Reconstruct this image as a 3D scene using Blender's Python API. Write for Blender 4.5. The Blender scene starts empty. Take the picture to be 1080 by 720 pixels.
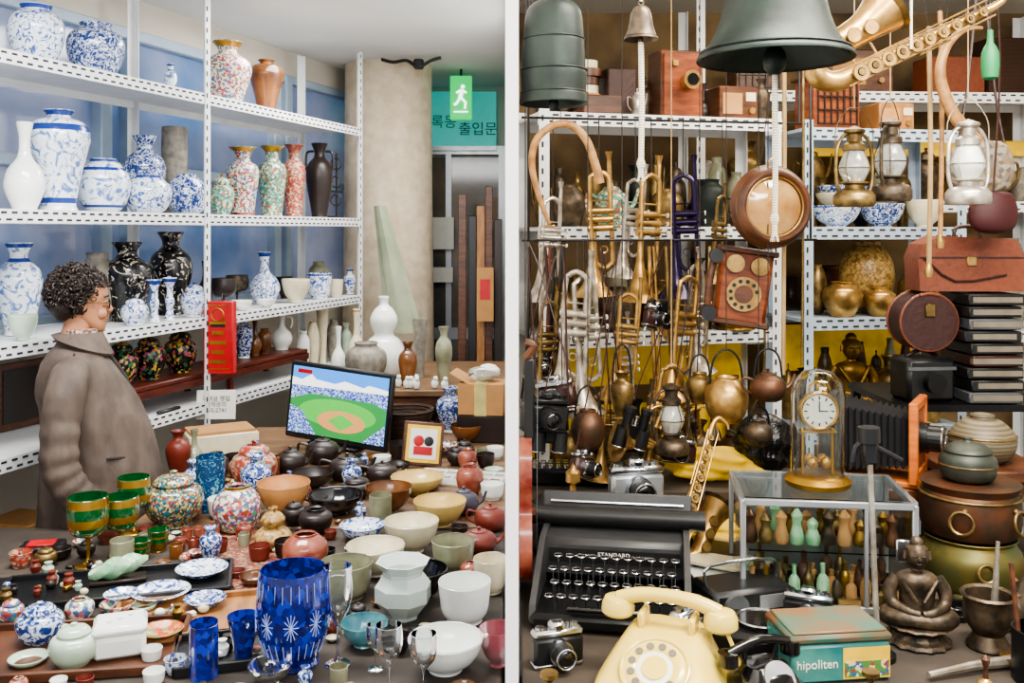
import bpy,bmesh,math,random
from mathutils import Vector,Matrix,Euler
R=random.Random(7)
pi=math.pi;sin=math.sin;cos=math.cos
H,F,HZ=1.63,1000.,243.   # eye height (m), focal length in px, horizon row of the survey photo
def C(h):
    h=h.lstrip('#');v=[int(h[i:i+2],16)/255 for i in (0,2,4)]
    return tuple((x/12.92 if x<=.04045 else ((x+.055)/1.055)**2.4) for x in v)+(1,)
def mul(c,k): return tuple(min(1,x*k) for x in c[:3])+(1,)
def mat(name,c,r=.45,m=0.,k='n',c2=None,s=20.,em=0.,bump=0.,st=(1,1,1),tr=0.,var=.2,coat=0.,lo=.47,hi=.53,bd=.01):
    M=bpy.data.materials.new(name);M.use_nodes=True;nt=M.node_tree;N=nt.nodes;L=nt.links
    b=N['Principled BSDF'];c=C(c)
    tc=N.new('ShaderNodeTexCoord');oi=N.new('ShaderNodeObjectInfo')
    mp=N.new('ShaderNodeMapping');mp.inputs['Scale'].default_value=st
    L.new(tc.outputs['Object'],mp.inputs['Vector'])
    ml=N.new('ShaderNodeMath');ml.operation='MULTIPLY';ml.inputs[1].default_value=37
    L.new(oi.outputs['Random'],ml.inputs[0]);L.new(ml.outputs[0],mp.inputs['Location'])
    rp=N.new('ShaderNodeValToRGB');e=rp.color_ramp.elements
    if k=='v':
        t=N.new('ShaderNodeTexVoronoi');t.inputs['Scale'].default_value=s
        sp=N.new('ShaderNodeSeparateColor');L.new(t.outputs['Color'],sp.inputs[0]);out=sp.outputs[0]
        rp.color_ramp.interpolation='CONSTANT';cs=[c]+[C(x) for x in c2]
        e[0].position=0;e[0].color=cs[0];e[1].position=1/len(cs);e[1].color=cs[1]
        for i in range(2,len(cs)):
            q=e.new(i/len(cs));q.color=cs[i]
    elif k=='wv':
        t=N.new('ShaderNodeTexWave');t.inputs['Scale'].default_value=s;t.inputs['Distortion'].default_value=1.5
        t.bands_direction='Z';out=t.outputs['Fac'];e[0].position=.35;e[0].color=c;e[1].position=.65;e[1].color=C(c2)
    else:
        t=N.new('ShaderNodeTexNoise');t.inputs['Scale'].default_value=s;t.inputs['Detail'].default_value=4
        out=t.outputs['Fac']
        if k=='s':
            t.inputs['Distortion'].default_value=2.0
            e[0].position=lo;e[0].color=c;e[1].position=hi;e[1].color=C(c2)
        elif k=='p':
            e[0].position=.35;e[0].color=c;e[1].position=.65;e[1].color=C(c2)
        else:
            e[0].position=.3;e[0].color=mul(c,1-var);e[1].position=.7;e[1].color=mul(c,1+var*.6)
    L.new(mp.outputs[0],t.inputs['Vector']);L.new(out,rp.inputs[0]);L.new(rp.outputs[0],b.inputs['Base Color'])
    b.inputs['Roughness'].default_value=r;b.inputs['Metallic'].default_value=m
    if m>.4:  # worn metal: roughness follows the tarnish
        mr=N.new('ShaderNodeMapRange');mr.inputs['To Min'].default_value=max(r-.08,.05);mr.inputs['To Max'].default_value=r+.2
        L.new(out,mr.inputs['Value']);L.new(mr.outputs[0],b.inputs['Roughness'])
    if tr: b.inputs['Transmission Weight'].default_value=tr
    if coat: b.inputs['Coat Weight'].default_value=coat
    if em:
        L.new(rp.outputs[0],b.inputs['Emission Color']);b.inputs['Emission Strength'].default_value=em
    if bump:
        bp=N.new('ShaderNodeBump');bp.inputs['Strength'].default_value=bump;bp.inputs['Distance'].default_value=bd
        L.new(out,bp.inputs['Height']);L.new(bp.outputs[0],b.inputs['Normal'])
    return M
def cr(P,k,cl=False):
    n=len(P);o=[]
    for i in range(n if cl else n-1):
        if cl:a,b,c,d=P[(i-1)%n],P[i],P[(i+1)%n],P[(i+2)%n]
        else:a,b,c,d=P[max(i-1,0)],P[i],P[i+1],P[min(i+2,n-1)]
        for j in range(k):
            t=j/k
            o.append(tuple(.5*((2*b[q])+(-a[q]+c[q])*t+(2*a[q]-5*b[q]+4*c[q]-d[q])*t*t+(-a[q]+3*b[q]-3*c[q]+d[q])*t**3) for q in range(len(b))))
    if not cl:o.append(tuple(P[-1]))
    return o
def xf(at=(0,0,0),rot=(0,0,0),sc=(1,1,1)):
    if not isinstance(sc,(tuple,list)):sc=(sc,)*3
    return Matrix.Translation(Vector(at))@Euler(rot).to_matrix().to_4x4()@Matrix.Diagonal(Vector(sc)).to_4x4()
class B:
    def __init__(s):s.v=[];s.f=[];s.fm=[];s.ms=[]
    def mi(s,m):
        if m not in s.ms:s.ms.append(m)
        return s.ms.index(m)
    def add(s,vs,fs,m,X=None):
        o=len(s.v);s.v+=[(X@Vector(p) if X else Vector(p)) for p in vs]
        for i,f in enumerate(fs):
            s.f.append([o+q for q in f]);s.fm.append(s.mi(m[i] if isinstance(m,list) else m))
        return s
    def lathe(s,P,m,n=24,at=(0,0,0),rot=(0,0,0),sc=1,k=4,bands=None,rip=None):
        Q=cr(P,k) if k>1 else P
        Q=[(max(r,0),z) for r,z in Q];vs=[];fs=[];ms=[]
        for r,z in Q:
            for j in range(n):
                a=2*pi*j/n;q=r*(1+rip[1]*cos(rip[0]*a)) if rip else r
                vs.append((q*cos(a),q*sin(a),z))
        for i in range(len(Q)-1):
            mm=m
            if bands:
                zc=(Q[i][1]+Q[i+1][1])/2
                for z0,z1,bm in bands:
                    if z0<=zc<=z1:mm=bm
            for j in range(n):
                fs.append([i*n+j,i*n+(j+1)%n,(i+1)*n+(j+1)%n,(i+1)*n+j]);ms.append(mm)
        return s.add(vs,fs,ms,xf(at,rot,sc))
    def ball(s,r,at,m,n=14,rot=(0,0,0)):
        if not isinstance(r,(tuple,list)):r=(r,)*3
        h=max(4,n//2);P=[(sin(pi*i/h),-cos(pi*i/h)) for i in range(h+1)]
        return s.lathe(P,m,n,at,rot,r,k=1)
    def cyl(s,r,h,at,m,n=20,rot=(0,0,0),r2=None):
        r2=r if r2 is None else r2
        return s.lathe([(0,0),(r,0),(r2,h),(0,h)],m,n,at,rot,k=1)
    def tube(s,P,r,m,n=8,cl=False,k=0,X=None):
        if not isinstance(r,(list,tuple)):r=[r]*len(P)
        Q=[tuple(p)+(q,) for p,q in zip(P,r)]
        if k:Q=cr(Q,k,cl)
        p=[Vector(q[:3]) for q in Q];N=len(p);up=None;vs=[];fs=[]
        for i in range(N):
            a=p[(i-1)%N] if (cl or i>0) else p[i];b=p[(i+1)%N] if (cl or i<N-1) else p[i]
            t=(b-a).normalized()
            if up is None:up=t.orthogonal().normalized()
            else:
                up=up-t*up.dot(t);up=up.normalized() if up.length>1e-6 else t.orthogonal().normalized()
            w=t.cross(up)
            for j in range(n):
                an=2*pi*j/n;vs.append(p[i]+(up*cos(an)+w*sin(an))*max(Q[i][3],.0003))
        for i in range(N if cl else N-1):
            for j in range(n):
                i2=(i+1)%N;fs.append([i*n+j,i*n+(j+1)%n,i2*n+(j+1)%n,i2*n+j])
        if not cl:fs+=[list(range(n))[::-1],[(N-1)*n+j for j in range(n)]]
        return s.add(vs,fs,m,X)
    def ring(s,Rr,r,at,m,rot=(0,0,0),n=24,q=8,sc=1):
        return s.tube([(Rr*cos(2*pi*i/n),Rr*sin(2*pi*i/n),0) for i in range(n)],r,m,q,True,0,xf(at,rot,sc))
    def box(s,sz,at,m,rot=(0,0,0),c=0):
        a,b,d=[q/2 for q in sz];X=xf(at,rot)
        if c<=0:
            vs=[(x*a,y*b,z*d) for x in(-1,1) for y in(-1,1) for z in(-1,1)]
            return s.add(vs,[[0,1,3,2],[4,6,7,5],[0,4,5,1],[2,3,7,6],[0,2,6,4],[1,5,7,3]],m,X)
        c=min(c,a*.9,b*.9,d*.9);vs=[];I={}
        for x in(-1,1):
            for y in(-1,1):
                for z in(-1,1):
                    for t in range(3):
                        I[x,y,z,t]=len(vs)
                        vs.append((x*(a-(t!=0)*c),y*(b-(t!=1)*c),z*(d-(t!=2)*c)))
        S=(-1,1);fs=[]
        for x in S:
            fs.append([I[x,y,z,0] for y,z in((-1,-1),(1,-1),(1,1),(-1,1))])
            fs.append([I[y,x,z,1] for y,z in((-1,-1),(1,-1),(1,1),(-1,1))])
            fs.append([I[y,z,x,2] for y,z in((-1,-1),(1,-1),(1,1),(-1,1))])
            for y in S:
                fs.append([I[x,y,-1,0],I[x,y,1,0],I[x,y,1,1],I[x,y,-1,1]])
                fs.append([I[x,-1,y,0],I[x,1,y,0],I[x,1,y,2],I[x,-1,y,2]])
                fs.append([I[-1,x,y,1],I[1,x,y,1],I[1,x,y,2],I[-1,x,y,2]])
                for z in S:fs.append([I[x,y,z,0],I[x,y,z,1],I[x,y,z,2]])
        return s.add(vs,fs,m,X)
    def prism(s,P,th,m,at=(0,0,0),rot=(0,0,0)):
        n=len(P);vs=[(x,-th/2,z) for x,z in P]+[(x,th/2,z) for x,z in P]
        fs=[list(range(n)),list(range(n,2*n))[::-1]]+[[i,(i+1)%n,n+(i+1)%n,n+i] for i in range(n)]
        return s.add(vs,fs,m,xf(at,rot))
    def loft(s,rings,m,X=None):
        n=len(rings[0]);vs=[p for r in rings for p in r];fs=[]
        for i in range(len(rings)-1):
            for j in range(n):fs.append([i*n+j,i*n+(j+1)%n,(i+1)*n+(j+1)%n,(i+1)*n+j])
        fs+=[list(range(n)),[(len(rings)-1)*n+j for j in range(n)]]
        return s.add(vs,fs,m,X)
    def done(s,name,loc=(0,0,0),rz=0,sc=1,parent=None,ang=38,rot=None):
        me=bpy.data.meshes.new(name);me.from_pydata(s.v,[],s.f)
        for m in s.ms:me.materials.append(m)
        me.polygons.foreach_set('material_index',s.fm)
        bm=bmesh.new();bm.from_mesh(me);bmesh.ops.remove_doubles(bm,verts=bm.verts,dist=2e-5)
        bmesh.ops.recalc_face_normals(bm,faces=bm.faces);bm.to_mesh(me);bm.free()
        me.polygons.foreach_set('use_smooth',[True]*len(me.polygons));me.set_sharp_from_angle(angle=math.radians(ang))
        o=bpy.data.objects.new(name,me);bpy.context.scene.collection.objects.link(o)
        o.location=loc;o.rotation_euler=rot if rot else (0,0,rz)
        o.scale=(sc,)*3 if not isinstance(sc,(tuple,list)) else sc
        if parent:o.parent=parent
        return o
def empty(name,loc=(0,0,0),rz=0):
    o=bpy.data.objects.new(name,None);bpy.context.scene.collection.objects.link(o);o.location=loc;o.rotation_euler=(0,0,rz);return o
def text(name,s,size,loc,rot,m,parent):
    c=bpy.data.curves.new(name,'FONT');c.body=s;c.size=size;c.align_x='CENTER';c.align_y='CENTER';c.extrude=.0005
    c.materials.append(m);o=bpy.data.objects.new(name,c);bpy.context.scene.collection.objects.link(o)
    o.parent=parent;o.location=loc;o.rotation_euler=rot;return o

# ---------------- materials ----------------
white=mat('porcelain_white','#e6e8e2',.2,coat=.4,var=.08,s=8)
cream=mat('glaze_cream','#d6ccae',.3,var=.14,coat=.3)
tanm=mat('glaze_tan','#c08a55',.35,var=.2)
yel=mat('glaze_yellow','#cdb06a',.3,var=.16,coat=.3)
bw=mat('blue_white_porcelain','#d9e1ea',.18,k='s',c2='#34529a',s=40,coat=.5,lo=.5,hi=.58)
bwd=mat('blue_white_dense','#cbd6e8',.18,k='s',c2='#1f3878',s=56,coat=.5,lo=.44,hi=.52)
bwl=mat('blue_white_wash','#dde4ea',.18,k='s',c2='#5474ae',s=24,coat=.5,lo=.5,hi=.62)
blue=mat('blue_line','#1f3a84',.2)
celad=mat('celadon','#9db59a',.22,k='p',c2='#bccdba',s=8,coat=.4)
olive=mat('olive_glaze','#6f7058',.3,k='p',c2='#96957a',s=15,coat=.2)
brown=mat('brown_glaze','#4f2d14',.22,k='p',c2='#7d4f28',s=9,coat=.4)
dbrown=mat('dark_clay','#241915',.38,var=.3)
blackg=mat('black_glaze','#0d0d0f',.15,coat=.5)
blackw=mat('black_lacquer_cranes','#0f0f12',.2,k='s',c2='#c4bca6',s=30,coat=.4,lo=.57,hi=.61)
blackf=mat('black_floral','#101013',.22,k='v',c2=['#101013','#a04460','#101013','#b8963e','#30643f','#101013'],s=90)
poly=mat('famille_rose','#d2cdbc',.22,k='v',c2=['#9c3f2e','#5a8c76','#ddd4c0','#b0606f','#476090','#d0c0a2'],s=120,coat=.4)
polyg=mat('famille_verte','#5a8f7a',.22,k='v',c2=['#86b49a','#9a5444','#5a8f7a','#ccccaa','#3a6a62'],s=110,coat=.4)
redp=mat('red_floral','#98372c',.28,k='v',c2=['#a04a38','#d0a88a','#983c32','#bc7a68','#7a947a'],s=110,coat=.3)
cloi=mat('cloisonne','#2f6a62',.22,k='v',c2=['#ac9048','#8e2e26','#36708a','#ccbb8a','#244a42'],s=170,coat=.4)
terra=mat('terracotta','#6c2a1d',.42,var=.2)
ochre=mat('ochre_carved','#977340',.42,k='v',c2=['#b6985a','#7a5a2c','#a68548'],s=110,bump=.4)
redbr=mat('red_brown_glaze','#6c2217',.22,k='p',c2='#9c5a46',s=20,coat=.4)
greyst=mat('grey_stone','#6c6860',.7,k='p',c2='#948d80',s=30,bump=.5)
teal=mat('teal_glaze','#2f6c7a',.2,k='p',c2='#74a8a8',s=12,coat=.4)
bluec=mat('deep_blue_enamel','#163c66',.22,k='s',c2='#5f98a4',s=60,lo=.55,hi=.6)
cobalt=mat('cobalt_glass','#14289c',.05,tr=.3,k='v',c2=['#0e1f80','#2140c0','#0c1868'],s=80,coat=.5)
cobd=mat('cobalt_cut_lines','#a9bcf4',.1)
gglass=mat('green_glass','#12602c',.05,tr=.4)
amberg=mat('amber_gilt_glass','#9c7426',.15,m=.5)
gold=mat('gold','#b48c3c',.25,m=.9,var=.25)
clear=mat('clear_glass','#f4f8f8',.02,tr=1,var=.01)
pinkg=mat('pink_glass','#c97882',.05,tr=.6)
jade=mat('jade','#69a074',.3,k='p',c2='#a4c8a4',s=25,bump=.3)
steelw=mat('white_painted_steel','#dddfe1',.4,var=.08,s=9)
slot=mat('slot_dark','#2a2b30',.7)
darkw=mat('rosewood','#3c150f',.35,k='p',c2='#5e2719',s=12,st=(1,1,6))
wood=mat('oak','#7f5530',.45,k='p',c2='#a07042',s=10,st=(5,1,1))
wood2=mat('walnut','#3c2216',.4,k='p',c2='#5e3822',s=12,st=(1,1,5))
owood=mat('orange_wood','#9c4f20',.35,k='p',c2='#ba6c30',s=12,st=(1,1,5))
rwood=mat('mahogany','#64301a',.32,k='p',c2='#8a4a2a',s=12,st=(1,1,5))
blackp=mat('black_plastic','#141517',.4)
blackm=mat('black_metal','#18191b',.35,m=.4)
wire=mat('dark_wire','#2a2320',.8)
chrome=mat('chrome','#c4c7cc',.16,m=1,var=.15)
alum=mat('aluminium','#b0b4b9',.35,m=.8,var=.08)
paper=mat('paper','#e2dfd5',.7,var=.06)
pages=mat('aged_pages','#6f675a',.8)
red=mat('red_card','#b0121c',.4)
card=mat('cardboard','#a87c4c',.8,var=.12)
brass=mat('brass','#caa364',.27,m=.8,k='p',c2='#8e7042',s=24)
brassd=mat('brass_dark','#8e7648',.34,m=.75,k='p',c2='#524228',s=28)
silver=mat('silver_horn','#ccc6bb',.28,m=.7,k='p',c2='#8c8274',s=24)
purple=mat('purple_lacquer','#22123a',.22,m=.4)
copper=mat('copper_old','#684430',.4,m=.7,k='p',c2='#40362c',s=14,bump=.25)
patina=mat('bronze_patina','#28332f',.45,m=.55,k='p',c2='#161c1a',s=10,bump=.3)
bronze=mat('bronze','#605140',.4,m=.6,k='p',c2='#2f2a24',s=34,bump=.25)
leath=mat('leather_brown','#743c26',.45,bump=.2,s=60)
leathd=mat('leather_dark','#341a16',.45,bump=.2,s=60)
rope=mat('rope_white','#d8d2c0',.8,k='wv',c2='#a9a28e',s=60)
ropeb=mat('cord_beige','#a88c5e',.8)
cane=mat('cane','#b98a54',.42,k='p',c2='#8c6234',s=30)
creamp=mat('cream_bakelite','#dcc25e',.25,var=.06,coat=.4)
tealp=mat('teal_tin','#2a6f70',.35,k='p',c2='#4b8a80',s=14)
yellow=mat('yellow_board','#dcb42a',.6,var=.2,em=.16)  # faint emission brightens the yellow; the boards are no light source
blueed=mat('pale_blue_steel','#a9bacb',.4,var=.1)
grey=mat('grey_paint','#4c4f52',.45)
gold2=mat('gilt_statue','#8c6a26',.38,m=.7,k='p',c2='#574218',s=30)
skin=mat('skin','#ad7858',.5,var=.08,s=14)
crease=mat('skin_crease','#80523c',.6)
hairm=mat('hair_dark','#120d0b',.55,k='p',c2='#33241c',s=60)
jackm=mat('jacket_taupe','#463a32',.7,k='p',c2='#5c4f46',s=9,bump=.5,st=(1.6,1.6,.55),bd=.02)
seam=mat('jacket_seam','#2a231e',.8)
pinkb=mat('screen_crowd','#2f4f9e',.5,k='v',c2=['#4d74c4','#8aa0cf','#27418c','#c9d2e6'],s=220,em=.8)
def flat(n,c,e): return mat(n,c,.5,em=e,var=.03)
sg=flat('screen_grass','#4fae45',.9);sd=flat('screen_dirt','#c48a55',.9);ssk=flat('screen_sky','#3f8be0',.9);sgd=flat('screen_grass_dark','#2e8540',.9);sw=flat('screen_white','#f2f2f2',.9)

BAND={bw:[(0,.05,white),(.93,1.1,blue)],bwd:[(0,.04,white)],poly:[(.0,.05,redbr),(.94,1.1,gold)],cream:[(.97,1.1,tanm)],
 polyg:[(.93,1.1,gold)],blackf:[(.93,1.1,gold)],redp:[(.9,1.1,redbr)],gglass:[(0,.4,gold),(.9,1.1,gold),(.62,.7,amberg)],bwl:[(0,.04,white),(.8,.84,blue),(.95,1.1,blue),(.08,.12,blue)]}
PR={
'bowl':[(0,0),(.42,0),(.43,.1),(.72,.32),(.92,.66),(1,1)],
'cup':[(0,0),(.62,0),(.64,.06),(.86,.25),(.95,.65),(1,1)],
'jar':[(0,0),(.6,0),(.62,.04),(.88,.28),(1,.56),(.9,.78),(.58,.9),(.52,.93),(.57,1)],
'vase':[(0,0),(.6,0),(.58,.05),(.82,.3),(1,.55),(.86,.72),(.44,.82),(.4,.9),(.62,1)],
'meiping':[(0,0),(.58,0),(.55,.08),(.7,.35),(.95,.64),(1,.76),(.82,.88),(.42,.93),(.38,.96),(.5,1)],
'bottle':[(0,0),(.58,0),(.62,.04),(1,.26),(.85,.46),(.36,.62),(.28,.82),(.42,1)],
'tall':[(0,0),(.75,0),(.7,.05),(.85,.35),(1,.62),(.85,.74),(.5,.8),(.48,.92),(.85,1)],
'gourd':[(0,0),(.55,0),(.93,.13),(1,.3),(.75,.46),(.45,.54),(.6,.64),(.63,.74),(.42,.85),(.2,.91),(.24,1)],
'moon':[(0,0),(.45,0),(.8,.14),(1,.45),(.93,.72),(.6,.93),(.5,.95),(.5,1)],
'cyl':[(0,0),(.92,0),(1,.03),(1,.5),(1,1)],
'beaker':[(0,0),(.75,0),(.6,.1),(.45,.28),(.62,.4),(.62,.5),(.42,.6),(.48,.8),(1,1)],
'flare':[(0,0),(.6,0),(.55,.1),(.7,.5),(1,1)],
'plate':[(0,0),(.5,0),(.52,.25),(.88,.75),(1,1)],
'goblet':[(0,0),(.62,0),(.55,.03),(.13,.08),(.11,.36),(.25,.42),(.8,.5),(1,.72),(.95,1)],
'tulip':[(0,0),(.8,0),(.7,.02),(.12,.06),(.1,.36),(.3,.44),(.85,.6),(1,.8),(.92,1)],
'lidded':[(0,0),(.58,0),(.6,.04),(.9,.25),(1,.48),(.88,.66),(.6,.73),(.66,.75),(.66,.79),(.5,.88),(.16,.92),(.08,.94),(.13,.98),(0,1)],
'kettle':[(0,0),(.6,0),(.9,.18),(1,.42),(.85,.66),(.5,.78),(.45,.8),(.42,.84),(.12,.88),(.08,.92),(.13,.97),(0,1)]}
OPEN={'bowl','cup','cyl','plate','flare'}
CLOSED={'lidded','kettle'}
PL=[];BX=[]
def pot(name,kind,loc,w,h,m,rz=0,tilt=None,m2=None,handles=0):
    b=B();r=w/2;P=PR[kind];n=28 if w>.06 else 20
    if abs(loc[2]-.76)<.02:PL.append((loc[0],loc[1],r*(1.5 if kind=='kettle' else 1)))
    Q=[(a*r,z*h) for a,z in P]
    bd=[(z0*h,z1*h,q) for z0,z1,q in BAND.get(m,[])] if kind not in('plate',) else []
    b.lathe(Q,m,n,k=4,bands=bd)
    if kind not in CLOSED:
        t=max(.0025,r*.06);I=[(max(a*r-t*(1 if i<len(P)-1 else .3),.003),max(z*h,.02*h+t)) for i,(a,z) in enumerate(P) if z>(.06 if kind not in('goblet','tulip') else .43)][::-1]
        zb=I[-1][1]
        b.lathe([(P[-1][0]*r,h)]+[(P[-1][0]*r-t*.5,h+t*.4)]+I+[(0,min(zb,t*1.5+.06*h) if kind not in('goblet','tulip') else zb)],m2 or m,n,k=2)
    if kind=='kettle':
        b.tube([(r*.85,0,h*.35),(r*1.25,0,h*.5),(r*1.5,0,h*.82)],[r*.2,r*.12,r*.08],m,k=4)
        b.tube([(-r*.8,0,h*.62),(-r*1.35,0,h*.7),(-r*1.4,0,h*.4),(-r*.9,0,h*.22)],r*.08,m,k=4)
    if handles:
        for sg_ in ([1] if handles==1 else [1,-1]):
            b.tube([(sg_*r*.45,0,h*.9),(sg_*r*.95,0,h*.88),(sg_*r*1.02,0,h*.7),(sg_*r*.85,0,h*.6)],r*.09,m,k=4)
    return b.done(name,loc,rz,rot=(tilt[0],tilt[1],rz) if tilt else None)
def at(px,py,z=.76):
    d=(H-z)*F/(py-HZ);return ((px-540)/F*d,d,z)
def pt(name,kind,px,py,w,h,m,z=.76,**k):
    py2=py-.12*w;x,y,_=at(px,py2,z);q=y/F;s=(py-HZ)/F
    hh=max(h-s*w*(.8 if kind in OPEN else .35),.22*w if kind!='plate' else .1*w)
    return pot(name,kind,(x,y,z+.0005),w*q,hh*q,m,**k)
class Rack:
    def __init__(s,x,y,a):
        s.p=(x,y);s.a=a;s.d=(cos(a),sin(a));s.n=(-sin(a),cos(a))
    def t(s,px,ins):
        k=(px-540)/F;X=s.p[0]+s.n[0]*ins;Y=s.p[1]+s.n[1]*ins
        return (k*Y-X)/(s.d[0]-k*s.d[1])
    def w(s,t,ins,z):return (s.p[0]+s.n[0]*ins+s.d[0]*t,s.p[1]+s.n[1]*ins+s.d[1]*t,z)
    def at(s,px,ins,z):return s.w(s.t(px,ins),ins,z)
def ps(name,kind,rk,px,z,w,h,m,ins=.12,**k):
    p=rk.at(px,ins,z+.002);q=p[1]/F
    return pot(name,kind,p,w*q,h*q,m,**k)
def fill(rk,z,t0,t1,ins,rmax,hmin,hmax,spec,seed):
    rr=random.Random(seed);t=t0
    while t<t1:
        r=rr.uniform(.6,1)*rmax;h=rr.uniform(hmin,hmax);nm,k,m=rr.choice(spec);pot(nm,k,rk.w(t+r,ins,z+.002),2*r,h,m,rr.uniform(0,6));t+=2*r+rr.uniform(.004,.02)
def shelving(name,rk,t0,t1,dep,zs,posts,ztop,m=steelw,zbot=0,edge=.045):
    b=B()
    for z in zs:
        b.box((t1-t0,dep-.01,.012),((t0+t1)/2,dep/2,z-.006),m)
        for yy,sg_ in((0,-1),(dep,1)):
            b.box((t1-t0,.004,edge),((t0+t1)/2,yy,z-edge/2+.003),m)
        t=t0+.02
        while t<t1-.02:
            b.box((.022,.0015,.007),(t,-.0026,z-.008),slot);b.box((.022,.0015,.007),(t+.02,-.0026,z-.030),slot);t+=.042
    for p in posts:
        for yy in(-.004,dep+.004):
            b.box((.035,.003,ztop-zbot),(p,yy,(ztop+zbot)/2),m);b.box((.003,.03,ztop-zbot),(p+.017,yy+(.015 if yy<.1 else -.015),(ztop+zbot)/2),m)
        z=zbot+.03
        while z<ztop-.02:
            b.box((.007,.0015,.02),(p-.006,-.0065,z),slot);b.box((.0015,.007,.02),(p+.0192,.012,z),slot);z+=.045
    return b.done(name,(rk.p[0],rk.p[1],0),rk.a)

# ================= ROOM SHELL =================
wallm=mat('wall_cream','#c2bbae',.8,var=.06,s=3);ceilm=mat('ceiling_white','#cfcfcb',.8,var=.05,s=2)
floorm=mat('floor_tile','#5e574e',.5,var=.2,s=5);partm=mat('gap_white','#f8f8f8',.6,var=.01)
pillm=mat('pillar_plaster','#d2c4ac',.75,k='p',c2='#bfae94',s=14,bump=.3)
winm=mat('dusk_window_glass','#4f6c96',.1,k='p',c2='#8a90a6',s=1.8,em=.24)  # opaque panes; reflections and outdoor light put into mottled colour and glow
frm=mat('window_frame_blue','#9db0c2',.4,var=.06)
def slab(name,x0,x1,y0,y1,z0,z1,m):
    return B().box((x1-x0,y1-y0,z1-z0),(0,0,0),m).done(name,((x0+x1)/2,(y0+y1)/2,(z0+z1)/2))
slab('floor',-4,3.2,-1,7,-.05,0,floorm);slab('ceiling',-4,3.2,-1,7,2.66,2.72,ceilm)
slab('gap_partition',-.0098,.0098,1.4,6.8,0,2.66,partm)  # stands in for the white gap between the two views, no room wall
LK=Rack(-1.572,3.0,math.atan2(2.26,.73))
rl=lambda b,name:b.done(name,(LK.p[0],LK.p[1],0),LK.a)
b=B();b.box((6.8,.1,1.25),(.4,.53,.625),wallm);b.box((6.8,.1,.14),(.4,.53,2.59),wallm);rl(b,'wall_left')
b=B();b.box((6.8,.02,1.27),(.4,.53,1.885),winm)
for t in(-1.2,-.25,.95,1.12,2.3,2.42,3.3):b.box((.07,.06,1.27),(t,.5,1.885),frm,c=.006)
for z in(1.27,1.9,2.5):b.box((6.8,.055,.05),(.4,.502,z),frm,c=.006)
rl(b,'window_1')
slab('wall_back',-1.6,0-.01,6.8,6.9,0,2.66,wallm)
slab('wall_back.001',.01,3.0,4.5,4.6,0,2.66,mat('wall_right_bay','#8a7350',.8,k='p',c2='#524230',s=3.5))
slab('wall_right',2.9,3.0,-.5,4.5,0,2.66,wallm)
b=B();b.lathe([(0,0),(.29,0),(.285,1),(.272,2.2),(.27,2.66),(0,2.66)],pillm,40,k=1);b.done('round_pillar',(-.775,5.95,0))
b=B();b.tube([(-.05,0,-.01),(.02,-.02,-.03),(.1,-.02,-.02),(.17,-.03,-.06),(.24,-.01,-.02),(.3,0,0)],.01,blackp,k=5)
b.box((.06,.05,.06),(.17,-.01,-.04),blackp,c=.01);b.done('ceiling_conduit_clamp',(-.72,5.6,2.65))
b=B();dg=mat('door_glass_dark','#38424a',.08,k='p',c2='#7a6c5c',s=3)  # opaque door panes; their reflections are put into the mottled colour
b.box((.6,.04,.06),(0,0,2.2),alum);b.box((.05,.05,2.2),(-.29,0,1.1),alum);b.box((.04,.05,2.2),(-.13,0,1.1),alum);b.box((.05,.05,2.2),(.25,0,1.1),alum)
b.box((.13,.015,2.14),(-.21,.0,1.08),dg);b.box((.35,.015,2.14),(.06,0,1.08),dg);b.box((.5,.03,.08),(0,0,.9),alum)
b.done('door_1',(-.32,6.74,0))
signt=flat('sign_teal','#3fb0a8',.5);greenl=flat('exit_green','#0aa84f',1.5);white_l=flat('lit_white','#f2fff6',2.2);black_t=flat('sign_dark','#123230',0)
b=B();b.box((.5,.03,.4),(0,0,0),signt,c=.004);b.box((.5,.034,.03),(0,0,-.2),alum)
o=b.done('entrance_sign',(-.36,6.7,2.41))
text('sign_text','록동',.1,(-.12,-.02,-.02),(pi/2,0,0),flat('sign_green_text','#066038',.1),o);text('sign_text_2','출입문',.1,(.12,-.02,-.07),(pi/2,0,0),black_t,o)
b=B();b.box((.14,.04,.28),(0,0,0),greenl,c=.004)
b.box((.09,.01,.008),(0,-.022,-.09),white_l);b.ball((.013,.006,.013),(.012,-.022,.07),white_l)
b.tube([(.008,-.022,.05),(-.005,-.022,.0)],.013,white_l);b.tube([(0,-.022,0),(.03,-.022,-.03),(.025,-.022,-.07)],.008,white_l)
b.tube([(-.005,-.022,0),(-.03,-.022,-.04),(-.045,-.022,-.045)],.008,white_l);b.tube([(.008,-.022,.05),(.035,-.022,.03)],.006,white_l);b.tube([(.0,-.022,.05),(-.03,-.022,.03)],.006,white_l)
b.tube([(0,0,.14),(0,0,.19)],.008,blackp);b.done('emergency_exit_sign',(-.325,6.05,2.475))
for px,py,w,h in((466,246,24,34),(466,290,22,16)):
    B().box((w*.0066,.004,h*.0066),(0,0,0),paper).done('paper_notice',((px-540)*.0066,6.66,H-(py-HZ)*.0066))
b=B()
for i,(x,w,m,hh) in enumerate(((-.16,.05,wood2,1.85),(-.1,.05,blackp,1.72),(-.05,.05,wood,1.78),(.0,.045,wood2,1.9),(.055,.05,dbrown,1.7))):
    b.box((w,.03,hh),(x,i*.012,hh/2),m,rot=(-.05,0,0),c=.004)
b.box((.1,.008,.32),(-.02,-.06,1.25),card,rot=(-.05,0,0));b.box((.06,.009,.12),(-.02,-.061,1.28),red,rot=(-.05,0,0));b.done('folding_wood_screen',(-.14,5.7,0))
b=B();rg=[]
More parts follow.
